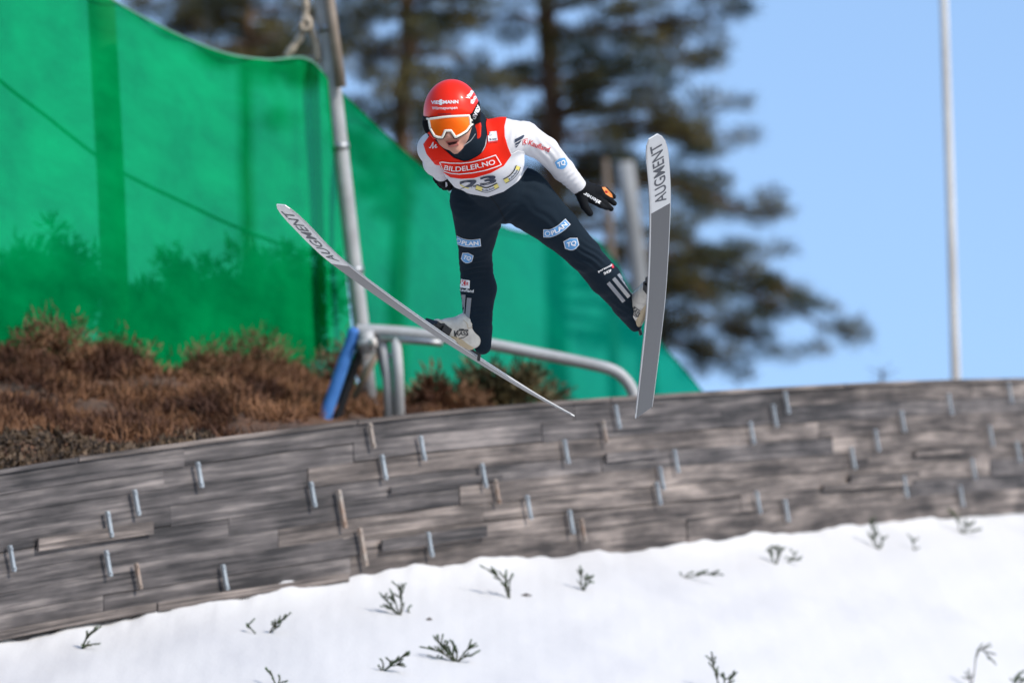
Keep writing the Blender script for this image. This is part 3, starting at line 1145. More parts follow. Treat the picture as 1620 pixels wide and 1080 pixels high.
SPR = [
    (128, 1025, [(26, -30), (10, -24), (30, -6)], 'bent spruce sprig leftmost on the snow'),
    (272, 1000, [(12, 8), (18, 12), (44, 14)], 'flat lying spruce sprig below the left part of the wall'),
    (407, 1002, [(-16, -15)], 'small single shoot leaning left, beside a longer sprig'),
    (424, 1000, [(30, -24), (20, -14)], 'long low spruce sprig leaning right, next to a small shoot'),
    (632, 972, [(-28, -28), (-12, -34), (-1, -44), (-20, -16), (6, -18)], 'bushy spruce sprig with upright centre shoot near the wall'),
    (648, 970, [(2, -16)], 'tiny upright shoot right next to the bushy sprig'),
    (722, 1046, [(-36, -38), (-42, -18), (-10, -36), (24, -28), (28, -12), (-2, -24), (-34, -6), (-22, -26)], 'largest dark spruce sprig with many spreading shoots'),
    (605, 1060, [(-3, -18), (40, -26), (34, -12), (24, -16), (-6, -6)], 'two armed spruce sprig lying lower left of the largest sprig'),
    (437, 1085, [(-12, -26), (4, -20), (18, -8)], 'spruce sprig cut off by the bottom edge at left'),
    (806, 946, [(-28, -42), (-6, -32), (0, -30)], 'forked dark twig leaning left below the ski tail'),
    (922, 933, [(-4, -34), (6, -26), (12, -12), (-8, -14)], 'compact cone shaped spruce sprig right of the forked twig'),
    (1080, 912, [(50, -6), (16, -8), (-4, -6)], 'thin twig lying flat on the snow in the middle right'),
    (1228, 892, [(-12, -26), (2, -30), (-6, -18), (8, -24)], 'stubby upright spruce sprig with a small lying piece beside it'),
    (1244, 888, [(14, -12), (18, -4)], 'small lying piece of spruce right beside the stubby sprig'),
    (1390, 868, [(-12, -46), (-4, -28), (14, -20), (-22, 0), (6, -8)], 'tall thin spruce sprig with side shoots at the right'),
    (1446, 870, [(-2, -20), (8, -4)], 'tiny spruce shoot between the tall sprig and the one by the wall'),
    (1520, 842, [(-14, -26), (18, -14), (-20, -6), (8, -18), (22, -4)], 'dark spruce sprig close to the wall at the far right'),
    (1142, 1095, [(-16, -54), (0, -30), (20, -34)], 'tall spruce sprig at the bottom edge right of the middle'),
    (1536, 1090, [(10, -62), (-3, -30)], 'tall hooked spruce twig at the lower right'),
    (1606, 1092, [(14, -34), (6, -18), (20, -20)], 'spruce sprig in the bottom right corner'),
]
for k, q in enumerate(SPR):
    sprig(q[0], q[1], q[2], q[3], 300 + k, thin='hooked' in q[3])


def debris(px, py, w, label, seed):
    r = np.random.default_rng(seed)
    c = on_snow(px, py)
    o = root('bark_chip', c, label, 'debris')
    s = 41 / K
    a = np.array([c + RIGHT * (-w * s / 2) + [0, 0, .004], c + [0, 0, .012], c + RIGHT * (w * s / 2) + [0, 0, .006]])
    MB().tube(a, np.array([0.003, 0.008, 0.003]), 7).build('chip', M['twig_bark'], o)


debris(679, 981, 10, 'small dark bark chip on the snow right of the bushy sprig', 1)
debris(832, 943, 20, 'thin dark bark sliver on the snow right of the forked twig', 2)
#--SKIER--
# ================================================================== the jumper
SUB = lambda a: np.asarray(a, float)


def C3(px, py, dz):
    """photo pixel + metres towards the camera -> metric camera frame (x right, y up, z towards camera)"""
    k = (D0 - dz) / K
    return np.array([(px - 810) * k, (540 - py) * k, dz])


def cam_to_world(v):
    v = np.asarray(v, float)
    return CAM + RIGHT * v[..., 0:1] + UP * v[..., 1:2] + FWD * (D0 - v[..., 2:3])


PXM = K / 36.4


def sd_cone(p, a, b, ra, rb):
    ab = b - a
    t = np.clip(((p - a) @ ab) / (ab @ ab + 1e-12), 0, 1)
    return np.linalg.norm(p - a - t[..., None] * ab, axis=-1) - (ra + (rb - ra) * t)


def sd_ell(p, c, r, R=None):
    q = p - c
    if R is not None:
        q = q @ R
    k0 = np.linalg.norm(q / r, axis=-1)
    k1 = np.linalg.norm(q / (r * r), axis=-1) + 1e-9
    return k0 * (k0 - 1) / k1


def smin(a, b, k):
    h = np.maximum(k - np.abs(a - b), 0) / k
    return np.minimum(a, b) - h * h * k * 0.25


def smax(a, b, k):
    return -smin(-a, -b, k)


class SDF:
    """a list of (kind, data, k) evaluated only near each primitive"""

    def __init__(s):
        s.pr = []

    def cone(s, a, b, ra, rb, k=0.02):
        """a, b = (px, py, dz); radii in pixels"""
        a, b = C3(*a), C3(*b)
        ra, rb = ra / PXM, rb / PXM
        m = max(ra, rb)
        s.pr.append((lambda p: sd_cone(p, a, b, ra, rb), np.minimum(a, b) - m, np.maximum(a, b) + m, k, 1))
        return s

    def ell(s, c, r, k=0.02, R=None, sign=1):
        c = C3(*c)
        r = np.array(r, float) / PXM
        m = r.max()
        s.pr.append((lambda p: sd_ell(p, c, r, R), c - m, c + m, k, sign))
        return s

    def func(s, fn, lo, hi, k, sign):
        s.pr.append((fn, np.array(lo), np.array(hi), k, sign))
        return s

    def value(s, p):
        f = np.full(p.shape[:-1], 1.0)
        for fn, lo, hi, k, sg in s.pr:
            d = fn(p)
            f = smin(f, d, k) if sg > 0 else smax(f, -d, k)
        return f

    def mesh(s, h, relax=2):
        lo = np.min([q[1] for q in s.pr if q[4] > 0], 0) - 3 * h
        hi = np.max([q[2] for q in s.pr if q[4] > 0], 0) + 3 * h
        n = np.ceil((hi - lo) / h).astype(int) + 1
        f = np.full(n, 0.2, np.float32)
        axs = [lo[i] + h * np.arange(n[i]) for i in range(3)]
        for fn, a, b, k, sg in s.pr:
            mg = 0.05 + k
            i0 = np.maximum(((a - mg - lo) / h).astype(int), 0)
            i1 = np.minimum(((b + mg - lo) / h).astype(int) + 2, n)
            if (i1 <= i0).any():
                continue
            sl = tuple(slice(i0[i], i1[i]) for i in range(3))
            g = np.stack(np.meshgrid(*[axs[i][sl[i]] for i in range(3)], indexing='ij'), -1)
            d = fn(g)
            f[sl] = smin(f[sl], d, k) if sg > 0 else smax(f[sl], -d, k)
        v, q = surface_nets(f, lo, h)
        for _ in range(relax):
            v = laplace(v, q)
        return v, q


def surface_nets(f, lo, h):
    s = f < 0
    nx, ny, nz = f.shape
    cnt = np.zeros((nx - 1, ny - 1, nz - 1), np.int8)
    for dx in (0, 1):
        for dy in (0, 1):
            for dz in (0, 1):
                cnt += s[dx:nx - 1 + dx, dy:ny - 1 + dy, dz:nz - 1 + dz]
    act = (cnt > 0) & (cnt < 8)
    I = np.argwhere(act)
    idx = -np.ones(act.shape, np.int64)
    idx[act] = np.arange(len(I))
    acc = np.zeros((len(I), 3))
    num = np.zeros(len(I))
    cor = [(a, b, c) for a in (0, 1) for b in (0, 1) for c in (0, 1)]
    fv = {c: f[I[:, 0] + c[0], I[:, 1] + c[1], I[:, 2] + c[2]].astype(float) for c in cor}
    for c in cor:
        for ax in range(3):
            if c[ax] == 0:
                e = list(c)
                e[ax] = 1
                e = tuple(e)
                a, b = fv[c], fv[e]
                m = (a < 0) != (b < 0)
                t = np.where(m, a / (a - b + 1e-20), 0)
                pos = np.tile(np.array(c, float), (len(I), 1))
                pos[:, ax] += t
                acc[m] += pos[m]
                num[m] += 1
    v = lo + h * (I + acc / num[:, None])
    faces = []
    for ax in range(3):
        a = s
        sl0 = [slice(None)] * 3
        sl1 = [slice(None)] * 3
        sl0[ax] = slice(0, -1)
        sl1[ax] = slice(1, None)
        ch = a[tuple(sl0)] != a[tuple(sl1)]
        E = np.argwhere(ch)
        o1, o2 = [(1, 2), (2, 0), (0, 1)][ax]
        ok = (E[:, o1] > 0) & (E[:, o2] > 0) & (E[:, o1] < f.shape[o1] - 1) & (E[:, o2] < f.shape[o2] - 1)
        E = E[ok]
        ins = s[E[:, 0], E[:, 1], E[:, 2]]

        def cell(d1, d2):
            q = E.copy()
            q[:, o1] -= d1
            q[:, o2] -= d2
            return idx[q[:, 0], q[:, 1], q[:, 2]]
        quad = np.stack([cell(1, 1), cell(0, 1), cell(0, 0), cell(1, 0)], 1)
        quad[~ins] = quad[~ins][:, ::-1]
        faces.append(quad)
    return v, np.concatenate(faces)


def laplace(v, q, lam=0.5):
    s = np.zeros_like(v)
    n = np.zeros(len(v))
    for i in range(4):
        a, b = q[:, i], q[:, (i + 1) % 4]
        np.add.at(s, a, v[b])
        np.add.at(s, b, v[a])
        np.add.at(n, a, 1)
        np.add.at(n, b, 1)
    return v + lam * (s / np.maximum(n, 1)[:, None] - v)


def vert_normals(v, tri):
    n = np.cross(v[tri[:, 1]] - v[tri[:, 0]], v[tri[:, 2]] - v[tri[:, 0]])
    o = np.zeros_like(v)
    for i in range(3):
        np.add.at(o, tri[:, i], n)
    return o / (np.linalg.norm(o, axis=1)[:, None] + 1e-12)


def quads_to_tris(q):
    return np.concatenate([q[:, [0, 1, 2]], q[:, [0, 2, 3]]])


def poly_sd(x, y, poly):
    """signed distance (positive inside) of pixels to a polygon"""
    p = np.asarray(poly, float)
    a = p
    b = np.roll(p, -1, 0)
    d = np.full(x.shape, 1e9)
    ins = np.zeros(x.shape, bool)
    for i in range(len(p)):
        ex, ey = b[i] - a[i]
        wx, wy = x - a[i, 0], y - a[i, 1]
        t = np.clip((wx * ex + wy * ey) / (ex * ex + ey * ey + 1e-12), 0, 1)
        d = np.minimum(d, np.hypot(wx - ex * t, wy - ey * t))
        c = (a[i, 1] <= y) != (b[i, 1] <= y)
        xi = a[i, 0] + (y - a[i, 1]) / (ey if abs(ey) > 1e-12 else 1e-12) * ex
        ins ^= c & (x < xi)
    return np.where(ins, d, -d)


def clip_tris(v, tri, f):
    """keep the part of the surface where f > 0, cutting triangles on the boundary"""
    s = f > 0
    cnt = s[tri].sum(1)
    out = [tri[cnt == 3]]
    nv = [v]
    n = len(v)
    extra, ef = [], []
    cache = {}

    def cut(i, j):
        key = (min(i, j), max(i, j))
        if key not in cache:
            t = f[i] / (f[i] - f[j])
            extra.append((i, j, t))
            cache[key] = n + len(extra) - 1
        return cache[key]
    tl = []
    for a, b, c in tri[(cnt > 0) & (cnt < 3)]:
        ids = [a, b, c]
        while not (s[ids[0]] and not s[ids[2]]):
            ids = ids[1:] + ids[:1]
        a, b, c = ids
        if s[b]:
            m1, m2 = cut(b, c), cut(a, c)
            tl += [[a, b, m1], [a, m1, m2]]
        else:
            m1, m2 = cut(a, b), cut(a, c)
            tl += [[a, m1, m2]]
    if extra:
        e = np.array([(q[0], q[1]) for q in extra])
        t = np.array([q[2] for q in extra])[:, None]
    else:
        e = np.zeros((0, 2), int)
        t = np.zeros((0, 1))
    T = np.concatenate(out + ([np.array(tl)] if tl else []))
    ext = lambda arr: np.concatenate([arr, arr[e[:, 0]] * (1 - t if arr.ndim > 1 else 1 - t[:, 0]) + arr[e[:, 1]] * (t if arr.ndim > 1 else t[:, 0])])
    used, inv = np.unique(T, return_inverse=True)
    return (lambda arr: ext(arr)[used]), inv.reshape(-1, 3)


def resample(poly, step, closed=True):
    p = np.asarray(poly, float)
    if closed:
        p = np.vstack([p, p[:1]])
    L = np.concatenate([[0], np.cumsum(np.linalg.norm(np.diff(p, axis=0), axis=1))])
    n = max(4, int(L[-1] / step))
    t = np.linspace(0, L[-1], n, endpoint=not closed)
    # keep the corners
    t = np.unique(np.concatenate([t, L[:-1] if closed else L]))
    return np.stack([np.interp(t, L, p[:, 0]), np.interp(t, L, p[:, 1])], 1)


def fill(poly, step):
    """triangulated polygon with inner points"""
    o = resample(poly, step)
    x0, y0 = o.min(0)
    x1, y1 = o.max(0)
    gx, gy = np.meshgrid(np.arange(x0, x1, step), np.arange(y0, y1, step))
    g = np.stack([gx.ravel(), gy.ravel()], 1)
    sd = poly_sd(g[:, 0], g[:, 1], o)
    g = g[sd > step * 0.4]
    pts = np.vstack([o, g])
    n = len(o)
    r = delaunay_2d_cdt([Vector(q) for q in pts], [(i, (i + 1) % n) for i in range(n)], [], 1, 1e-6)
    v = np.array([[q.x, q.y] for q in r[0]])
    return v, np.array([list(t) for t in r[2]])


# ---------------------------------------------------------------- body
torso = SDF()
torso.cone((790, 306, .46), (760, 246, .78), 44, 46, .03)
torso.cone((706, 232, .84), (790, 222, .80), 30, 34, .04)
torso.cone((740, 262, .72), (788, 254, .72), 38, 40, .03)
torso.cone((756, 312, .44), (823, 306, .44), 42, 40, .04)
torso.cone((738, 262, .80), (772, 256, .80), 26, 26, .04)
body = SDF()
body.pr += torso.pr
# legs
body.cone((757, 322, .42), (752, 403, .16), 44.5, 25.5, .03)
body.cone((752, 403, .16), (754, 418, .12), 25, 25, .02)
body.cone((752, 415, .12), (757, 456, .07), 25, 28.5, .02)
body.cone((757, 456, .05), (755, 508, .03), 28.5, 22.5, .02)
body.cone((757, 505, .02), (764, 546, -.01), 21, 13, .02)
body.cone((766, 520, -.01), (763, 549, -.02), 13, 11, .02)
body.cone((829, 314, .42), (882, 360, .31), 46, 33, .03)
body.cone((882, 360, .31), (926, 404, .22), 33, 26, .02)
body.cone((922, 400, .21), (957, 441, .07), 26, 25.5, .02)
body.cone((957, 441, .06), (990, 484, -.09), 25.5, 18, .02)
body.cone((986, 484, -.10), (1005, 514, -.20), 18, 11, .02)
# arms
body.cone((800, 217, .80), (830, 217, .68), 28.5, 24.5, .02)
body.cone((829, 217, .68), (863, 237, .55), 24.5, 20.5, .012)
body.cone((863, 237, .55), (891, 269, .42), 20.5, 18, .012)
body.cone((891, 269, .42), (916, 296, .33), 18, 13.5, .012)
body.cone((698, 226, .84), (686, 236, .74), 27, 25, .03)
body.cone((686, 234, .74), (690, 258, .60), 24, 20, .02)
body.cone((690, 258, .60), (698, 274, .48), 19, 13.5, .02)
# neck and head
body.cone((752, 232, .82), (728, 212, .95), 36, 29, .03)
body.cone((744, 205, .90), (752, 190, .86), 20, 16, .03)
body.ell((715, 186, .985), (33, 40, 38), .02)
body.ell((716, 212, 1.015), (26.5, 26, 27), .02)
body.cone((722, 235, 1.045), (720, 234, 1.05), 9.5, 8.5, .02)
body.cone((712, 200, 1.095), (709.5, 214, 1.115), 3.5, 5.2, .012)
body.cone((706.0, 216, 1.10), (713.5, 215, 1.10), 3.2, 3.2, .008)
body.cone((708, 225.5, 1.086), (724, 222.5, 1.083), 2.6, 2.2, .006)
body.cone((711, 231, 1.085), (724, 228.5, 1.082), 2.8, 2.6, .006)
body.cone((700, 216, 1.065), (698, 220, 1.055), 9, 8, .02)
body.cone((735, 212, 1.050), (735, 216, 1.045), 9, 8, .02)
# open mouth line
_ma, _mb = C3(707, 228.4, 1.098), C3(726, 224.8, 1.092)
body.func(lambda p: sd_cone(p, _ma, _mb, 2.1 / PXM, 1.5 / PXM), np.minimum(_ma, _mb) - .01, np.maximum(_ma, _mb) + .01, .004, -1)

bvl, bq = body.mesh(0.005, 2)
btri = quads_to_tris(bq)
# creases of the stretched fabric: (px, py, reach, direction of the ripples in degrees, wavelength px, depth m)
_p0 = to_px(cam_to_world(bvl))
_n0 = vert_normals(bvl, btri)
_w = 0.35 * np.sin(_p0[:, 0] / 9.0 + _p0[:, 1] / 14.0) + 0.5 * np.sin(_p0[:, 1] / 11.0 - _p0[:, 0] / 17.0)
_disp = np.zeros(len(bvl))
for cx_, cy_, rr_, an_, wl_, dp_ in ((752, 424, 22, 78, 9, .0034), (930, 410, 26, 125, 10, .0036), (800, 345, 26, 60, 13, .0034), (760, 360, 30, 40, 16, .0022),
                                      (870, 340, 34, 130, 17, .0022), (862, 240, 20, 140, 9, .0028), (822, 214, 20, 20, 10, .0026), (756, 500, 20, 85, 10, .0022),
                                      (985, 480, 20, 130, 9, .0022), (850, 290, 26, 110, 14, .0026), (690, 250, 16, 70, 8, .0026), (900, 285, 16, 60, 8, .0018), (740, 310, 24, 95, 12, .0022)):
    dd_ = ((_p0[:, 0] - cx_) ** 2 + (_p0[:, 1] - cy_) ** 2) / rr_ ** 2
    ph_ = (_p0[:, 0] * math.cos(math.radians(an_)) + _p0[:, 1] * math.sin(math.radians(an_))) / wl_ * 2 * math.pi
    _disp += dp_ * np.exp(-dd_) * np.sin(ph_ + 2.2 * _w)
bvl = bvl + _n0 * np.where((_p0[:, 1] < 250) & (_p0[:, 0] < 770) & (_p0[:, 0] > 675), 0, _disp)[:, None]
bvw = cam_to_world(bvl)
bpx = to_px(bvw)
X, Y, Z = bpx[:, 0], bpx[:, 1], bpx[:, 2]
BODY_BVH = BVHTree.FromPolygons([Vector(v) for v in bvw], btri.tolist())

skier = root('person', cam_to_world(C3(800, 470, .1)[None])[0], 'ski jumper in midair, red helmet, orange goggles, white sleeves, red and white bib 23', 'person')

RED_POLY = [(676, 198), (668, 219), (676, 243), (696, 268), (714, 280), (730, 282), (749, 281), (776, 273), (796, 262), (808, 245), (803, 232), (798.5, 217), (798, 201), (802, 184), (798, 172), (768, 172), (700, 180)]
NECK = [(768, 170), (768.5, 190), (767, 205), (762.5, 229), (756, 242), (749, 250), (741, 254), (733, 254.5), (718, 249), (704, 237), (685, 219), (679, 207), (676, 190), (690, 150), (770, 150)]
BIB = RED_POLY[:4] + [(705, 277), (714, 288), (722, 297), (741, 305), (772, 310), (796, 302), (819, 286), (836, 264), (834, 252), (828, 239), (818, 238), (809, 243)] + RED_POLY[10:]
DARK = [(640, 292), (714, 284), (724, 292), (741, 298), (772, 303), (796, 295), (819, 278), (834, 258), (846, 256), (868, 262), (900, 310), (1100, 420), (1100, 700), (600, 700)]
FACE = [(682, 198), (689, 218), (696, 230), (707, 240), (716, 244.5), (724, 243), (733, 234), (741, 220), (747, 200), (745, 188), (684, 190)]

arm_r = lambda p: np.minimum(np.minimum(sd_cone(p, C3(828, 216, .68), C3(866, 234, .55), 26 / PXM, 22.5 / PXM), sd_cone(p, C3(866, 234, .55), C3(892, 268, .42), 22.5 / PXM, 19 / PXM)),
                            sd_cone(p, C3(892, 268, .42), C3(916, 296, .33), 19 / PXM, 14 / PXM))
arm_l = lambda p: np.minimum(sd_cone(p, C3(686, 234, .74), C3(690, 258, .60), 24 / PXM, 20 / PXM), sd_cone(p, C3(690, 258, .60), C3(698, 274, .48), 19 / PXM, 13.5 / PXM))
d_t = torso.value(bvl)
d_arm = np.minimum(arm_r(bvl), arm_l(bvl))
not_arm = np.clip((d_arm - 0.002) * PXM, -40, 40)
f_dark = poly_sd(X, Y, DARK)
f_dark = np.where((d_arm < 0.010) & (Z < 0.78), -3.0, f_dark)
f_dark = np.where((X > 640) & (Y > 330), np.abs(f_dark), f_dark)
f_neck = poly_sd(X, Y, NECK)
f_neck = np.minimum(np.where(Y < 262, f_neck + 5, -5), (Z - 0.70) * 300)
f_dark = np.maximum(f_dark, f_neck)
f_skin = np.minimum(poly_sd(X, Y, FACE), (Z - 0.985) * 340)
f_lip = np.maximum(-sd_cone(bvl, C3(708, 225.8, 1.086), C3(724, 222.8, 1.083), 3.0 / PXM, 2.4 / PXM), -sd_cone(bvl, C3(711, 231, 1.085), C3(724, 228.3, 1.082), 2.9 / PXM, 2.6 / PXM)) * PXM
f_mouth = -sd_cone(bvl, _ma, _mb, 3.2 / PXM, 2.4 / PXM) * PXM


def mat_suit():
    m = mat('suit', WHITE, 0.85, spec=0.12, bump=0.0022, bscale=20)
    nt = m.node_tree
    b = nt.nodes['Principled BSDF']
    c = attr_mix(m, 'dark', (0.65, 0.64, 0.655), NAVY)
    c = attr_mix(m, 'skin', c, (0.52, 0.27, 0.20))
    c = attr_mix(m, 'lip', c, (0.40, 0.13, 0.11))
    c = attr_mix(m, 'mouth', c, (0.035, 0.010, 0.010))
    nt.links.new(c, b.inputs['Base Color'])
    return m


body_o = make('body', bvw, bq, mat_suit(), skier)
for n_, f_ in (('dark', f_dark), ('skin', f_skin), ('lip', f_lip), ('mouth', f_mouth)):
    set_attr(body_o, n_, f_)


# gentle folds of the fabric (real relief): long soft creases round knees, crotch, elbows
def shell(name, f, off, m, parent, src=(bvw, btri), thick=0.003, rim=True):
    v, t = src
    nrm = vert_normals(v, t)
    take, T = clip_tris(v, t, f)
    vv_, nn_ = take(v), take(nrm)
    o = make(name, vv_ + nn_ * off, T, m, parent)
    if rim:
        s = o.modifiers.new('solid', 'SOLIDIFY')
        s.thickness = thick
        s.offset = -1
    return o, take


# ---------------------------------------------------------------- bib
f_bib = np.minimum(poly_sd(X, Y, BIB), -np.where(Z > 0.72, poly_sd(X, Y, NECK), -99))
f_bib = np.minimum(f_bib, (0.016 - d_t) * PXM)
f_bib = np.minimum(f_bib, np.where(Z > 0.70, 99, not_arm))
f_bib = np.minimum(f_bib, (Z - 0.30) * 300)


def mat_bib():
    m = mat('bib', (0.7, 0.7, 0.72), 0.65, spec=0.15, bump=0.002, bscale=22)
    nt = m.node_tree
    c = attr_mix(m, 'red', (0.66, 0.655, 0.67), RED)
    nt.links.new(c, nt.nodes['Principled BSDF'].inputs['Base Color'])
    return m


bib_o, take = shell('bib', f_bib, 0.005, mat_bib(), skier)
set_attr(bib_o, 'red', take(poly_sd(X, Y, RED_POLY)))
BIB_BVH = BVHTree.FromPolygons([Vector(v) for v in np.array([q.co[:] for q in bib_o.data.vertices]) + ORIGIN[bib_o.name]], [list(p.vertices) for p in bib_o.data.polygons])


# ---------------------------------------------------------------- flat print laid on a surface
def lay(pts, bvh, off):
    pts = np.asarray(pts, float)
    out = np.zeros((len(pts), 3))
    hits = []
    for i, q in enumerate(pts):
        d = P(q[0], q[1], 1.0) - CAM
        d /= np.linalg.norm(d)
        h = bvh.ray_cast(Vector(CAM + d * 34.0), Vector(d), 6.0)
        hits.append((d, h))
    ok = np.array([h[0] is not None for d, h in hits])
    dep = np.array([(np.array(h[0]) - CAM) @ FWD if h[0] is not None else 0 for d, h in hits])
    for i, (d, h) in enumerate(hits):
        if not ok[i]:
            if ok.any():
                j = np.where(ok)[0][np.argmin(((pts[ok] - pts[i]) ** 2).sum(1))]
                h = bvh.find_nearest(Vector(P(pts[i, 0], pts[i, 1], dep[j])))
            else:
                h = bvh.find_nearest(Vector(P(pts[i, 0], pts[i, 1], D0 - .3)))
        p = np.array(h[0])
        n = np.array(h[1])
        if n @ d > 0:
            n = -n
        out[i] = p + n * off * 0.3 - d * off
    return out


def patch(name, poly, bvh, m, parent, off=0.0025, step=3.0, lab=None):
    v, t = fill(poly, step)
    w = lay(v, bvh, off)
    # face the camera
    n = np.cross(w[t[:, 1]] - w[t[:, 0]], w[t[:, 2]] - w[t[:, 0]]).sum(0)
    if n @ FWD > 0:
        t = t[:, ::-1]
    return make(name, w, t, m, parent)


TXT = {}


def text2d(s, bold=0.0):
    key = (s, bold)
    if key not in TXT:
        cu = bpy.data.curves.new('t', 'FONT')
        cu.body = s
        cu.offset = bold
        cu.resolution_u = 4
        cu.fill_mode = 'FRONT'
        ob = bpy.data.objects.new('t', cu)
        COL.objects.link(ob)
        bpy.context.view_layer.update()
        me = bpy.data.meshes.new_from_object(ob.evaluated_get(bpy.context.evaluated_depsgraph_get()))
        v = np.array([q.co[:2] for q in me.vertices])
        f = [list(p.vertices) for p in me.polygons]
        bpy.data.objects.remove(ob)
        bpy.data.curves.remove(cu)
        bpy.data.meshes.remove(me)
        lo, hi = v.min(0), v.max(0)
        v = (v - (lo + hi) / 2) / (hi - lo)
        TXT[key] = (v, f)
    return TXT[key]


def lettering(s, cx, cy, w, h, ang, bvh, m, parent, bold=0.02, arc=0.0, off=0.004, shear=0.0, vec=None, name='lettering'):
    """w, h in photo pixels; ang counter-clockwise degrees; vec overrides the up direction"""
    v, f = text2d(s, bold)
    a = math.radians(ang)
    uu = v[:, 0] * w
    ww = v[:, 1] * h + arc * (v[:, 0] * 2) ** 2
    ex = np.array([math.cos(a), -math.sin(a)])
    ey = np.array([-math.sin(a), -math.cos(a)]) if vec is None else np.array(vec, float)
    uu = uu + shear * ww
    q = np.array([cx, cy]) + uu[:, None] * ex + ww[:, None] * ey
    return make(name, lay(q, bvh, off), f, m, parent, smooth=False)


def band(name, pts, width, bvh, m, parent, off=0.003, step=3.0, closed=False):
    """narrow printed line of given pixel width"""
    p = resample(pts, step, closed=closed)
    if closed:
        t = np.roll(p, -1, 0) - np.roll(p, 1, 0)
    else:
        t = np.gradient(p, axis=0)
    t /= np.linalg.norm(t, axis=1)[:, None] + 1e-9
    n = np.stack([-t[:, 1], t[:, 0]], 1) * width / 2
    k = len(p)
    w = lay(np.concatenate([p + n, p - n]), bvh, off)
    m_ = k if closed else k - 1
    f = [[i, (i + 1) % k, k + (i + 1) % k, k + i] for i in range(m_)]
    q = f[0]
    if np.cross(w[q[1]] - w[q[0]], w[q[2]] - w[q[0]]) @ FWD > 0:
        f = [g[::-1] for g in f]
    return make(name, w, f, m, parent, smooth=False)


def strip(pts, width):
    """polygon of a band of given pixel width along points"""
    p = resample(pts, 3, closed=False)
    t = np.gradient(p, axis=0)
    t /= np.linalg.norm(t, axis=1)[:, None]
    n = np.stack([-t[:, 1], t[:, 0]], 1)
    return np.vstack([p + n * width / 2, (p - n * width / 2)[::-1]])


# bib print
box = [(695.5, 257), (700, 256.5), (712, 258), (730, 258.3), (746, 256.5), (765, 252), (784, 245.5), (793, 260.5), (785, 264), (768, 269.5), (748, 273.5), (727, 275.5), (714, 274.5), (702, 271)]
ring_px = np.array(box + box[:1], float)
band('frame_print', box, 1.4, BIB_BVH, M['white_print'], bib_o, 0.0035, closed=True)
bl = smooth_curve([(703, 265.0), (722, 267.5), (745, 264.8), (764, 260.5), (783, 256)], 60)


def along(s, curve, h, bvh, m, parent, bold=0.02, off=0.004, up=None):
    v, f = text2d(s, bold)
    L = np.concatenate([[0], np.cumsum(np.linalg.norm(np.diff(curve, axis=0), axis=1))])
    t = (v[:, 0] + 0.5) * L[-1]
    x = np.interp(t, L, curve[:, 0])
    y = np.interp(t, L, curve[:, 1])
    g = np.gradient(curve, axis=0)
    g /= np.linalg.norm(g, axis=1)[:, None]
    gx, gy = np.interp(t, L, g[:, 0]), np.interp(t, L, g[:, 1])
    nx, ny = (gy, -gx) if up is None else (np.full_like(gx, up[0]), np.full_like(gx, up[1]))
    ww = v[:, 1] * h
    return make('lettering', lay(np.stack([x + nx * ww, y + ny * ww], 1), bvh, off), f, m, parent, smooth=False)


along('BILDELER.NO', bl, 8.0, BIB_BVH, M['white_print'], bib_o, 0.012)
along('23', smooth_curve([(727, 293.5), (745, 291.5), (760, 287.5), (785, 283)], 30), 13.5, BIB_BVH, M['navy_print'], bib_o, 0.03, up=(-0.1, -1))
# yellow and navy ribbons with small print
for c, s in ((smooth_curve([(798, 287), (808, 281), (816, 272), (820, 263)], 20), 'ski festival'), (smooth_curve([(753, 296), (768, 300.5), (778, 298), (788, 293)], 20), 'festival')):
    patch('ribbon_print', strip(c, 8.5), BIB_BVH, M['navy_print'], bib_o, 0.003)
    patch('ribbon_print', strip(c, 6.0), BIB_BVH, M['yellow_print'], bib_o, 0.0042)
    patch('ribbon_print', strip(c[4:-4], 5.6), BIB_BVH, M['pale_print'], bib_o, 0.0054)
    along('e.cle.fom', c[4:-4], 3.4, BIB_BVH, M['navy_print'], bib_o, 0.02, 0.0066)
along('S T A T I O N', smooth_curve([(745, 296.5), (762, 293), (780, 289.5)], 12), 2.6, BIB_BVH, M['grey_print'], bib_o, 0.0, 0.004)
patch('ribbon_print', strip([(728, 292), (734, 296), (742, 298)], 1.6), BIB_BVH, M['yellow_print'], bib_o, 0.003)
# small badge on the right chest, peaks on the left chest
patch('badge', [(770.5, 209), (786, 207.5), (788, 224), (772, 226.5)], BIB_BVH, M['red_print'], bib_o, 0.003)
patch('badge', [(771, 209), (785.5, 207.8), (787.3, 222), (772.3, 224)], BIB_BVH, M['pale_print'], bib_o, 0.0042)
lettering('LA', 776, 213.5, 5, 3.4, 5, BIB_BVH, M['grey_print'], bib_o, 0.02, off=0.0055)
lettering('fis tour', 780, 220, 12, 3.4, 6, BIB_BVH, M['navy_print'], bib_o, 0.02, off=0.0055)
for a, b, c in ((679, 684, 234), (684, 688, 236), (687, 690, 236)):
    pass
for s in ([(679, 233.5), (681, 234), (685.5, 225)], [(685.5, 225), (684.5, 235), (690, 228.5)], [(690, 228.5), (689, 234), (692, 232.5)]):
    band('peak_print', s, 1.3, BIB_BVH, M['white_print'], bib_o, 0.0035, 1.5)

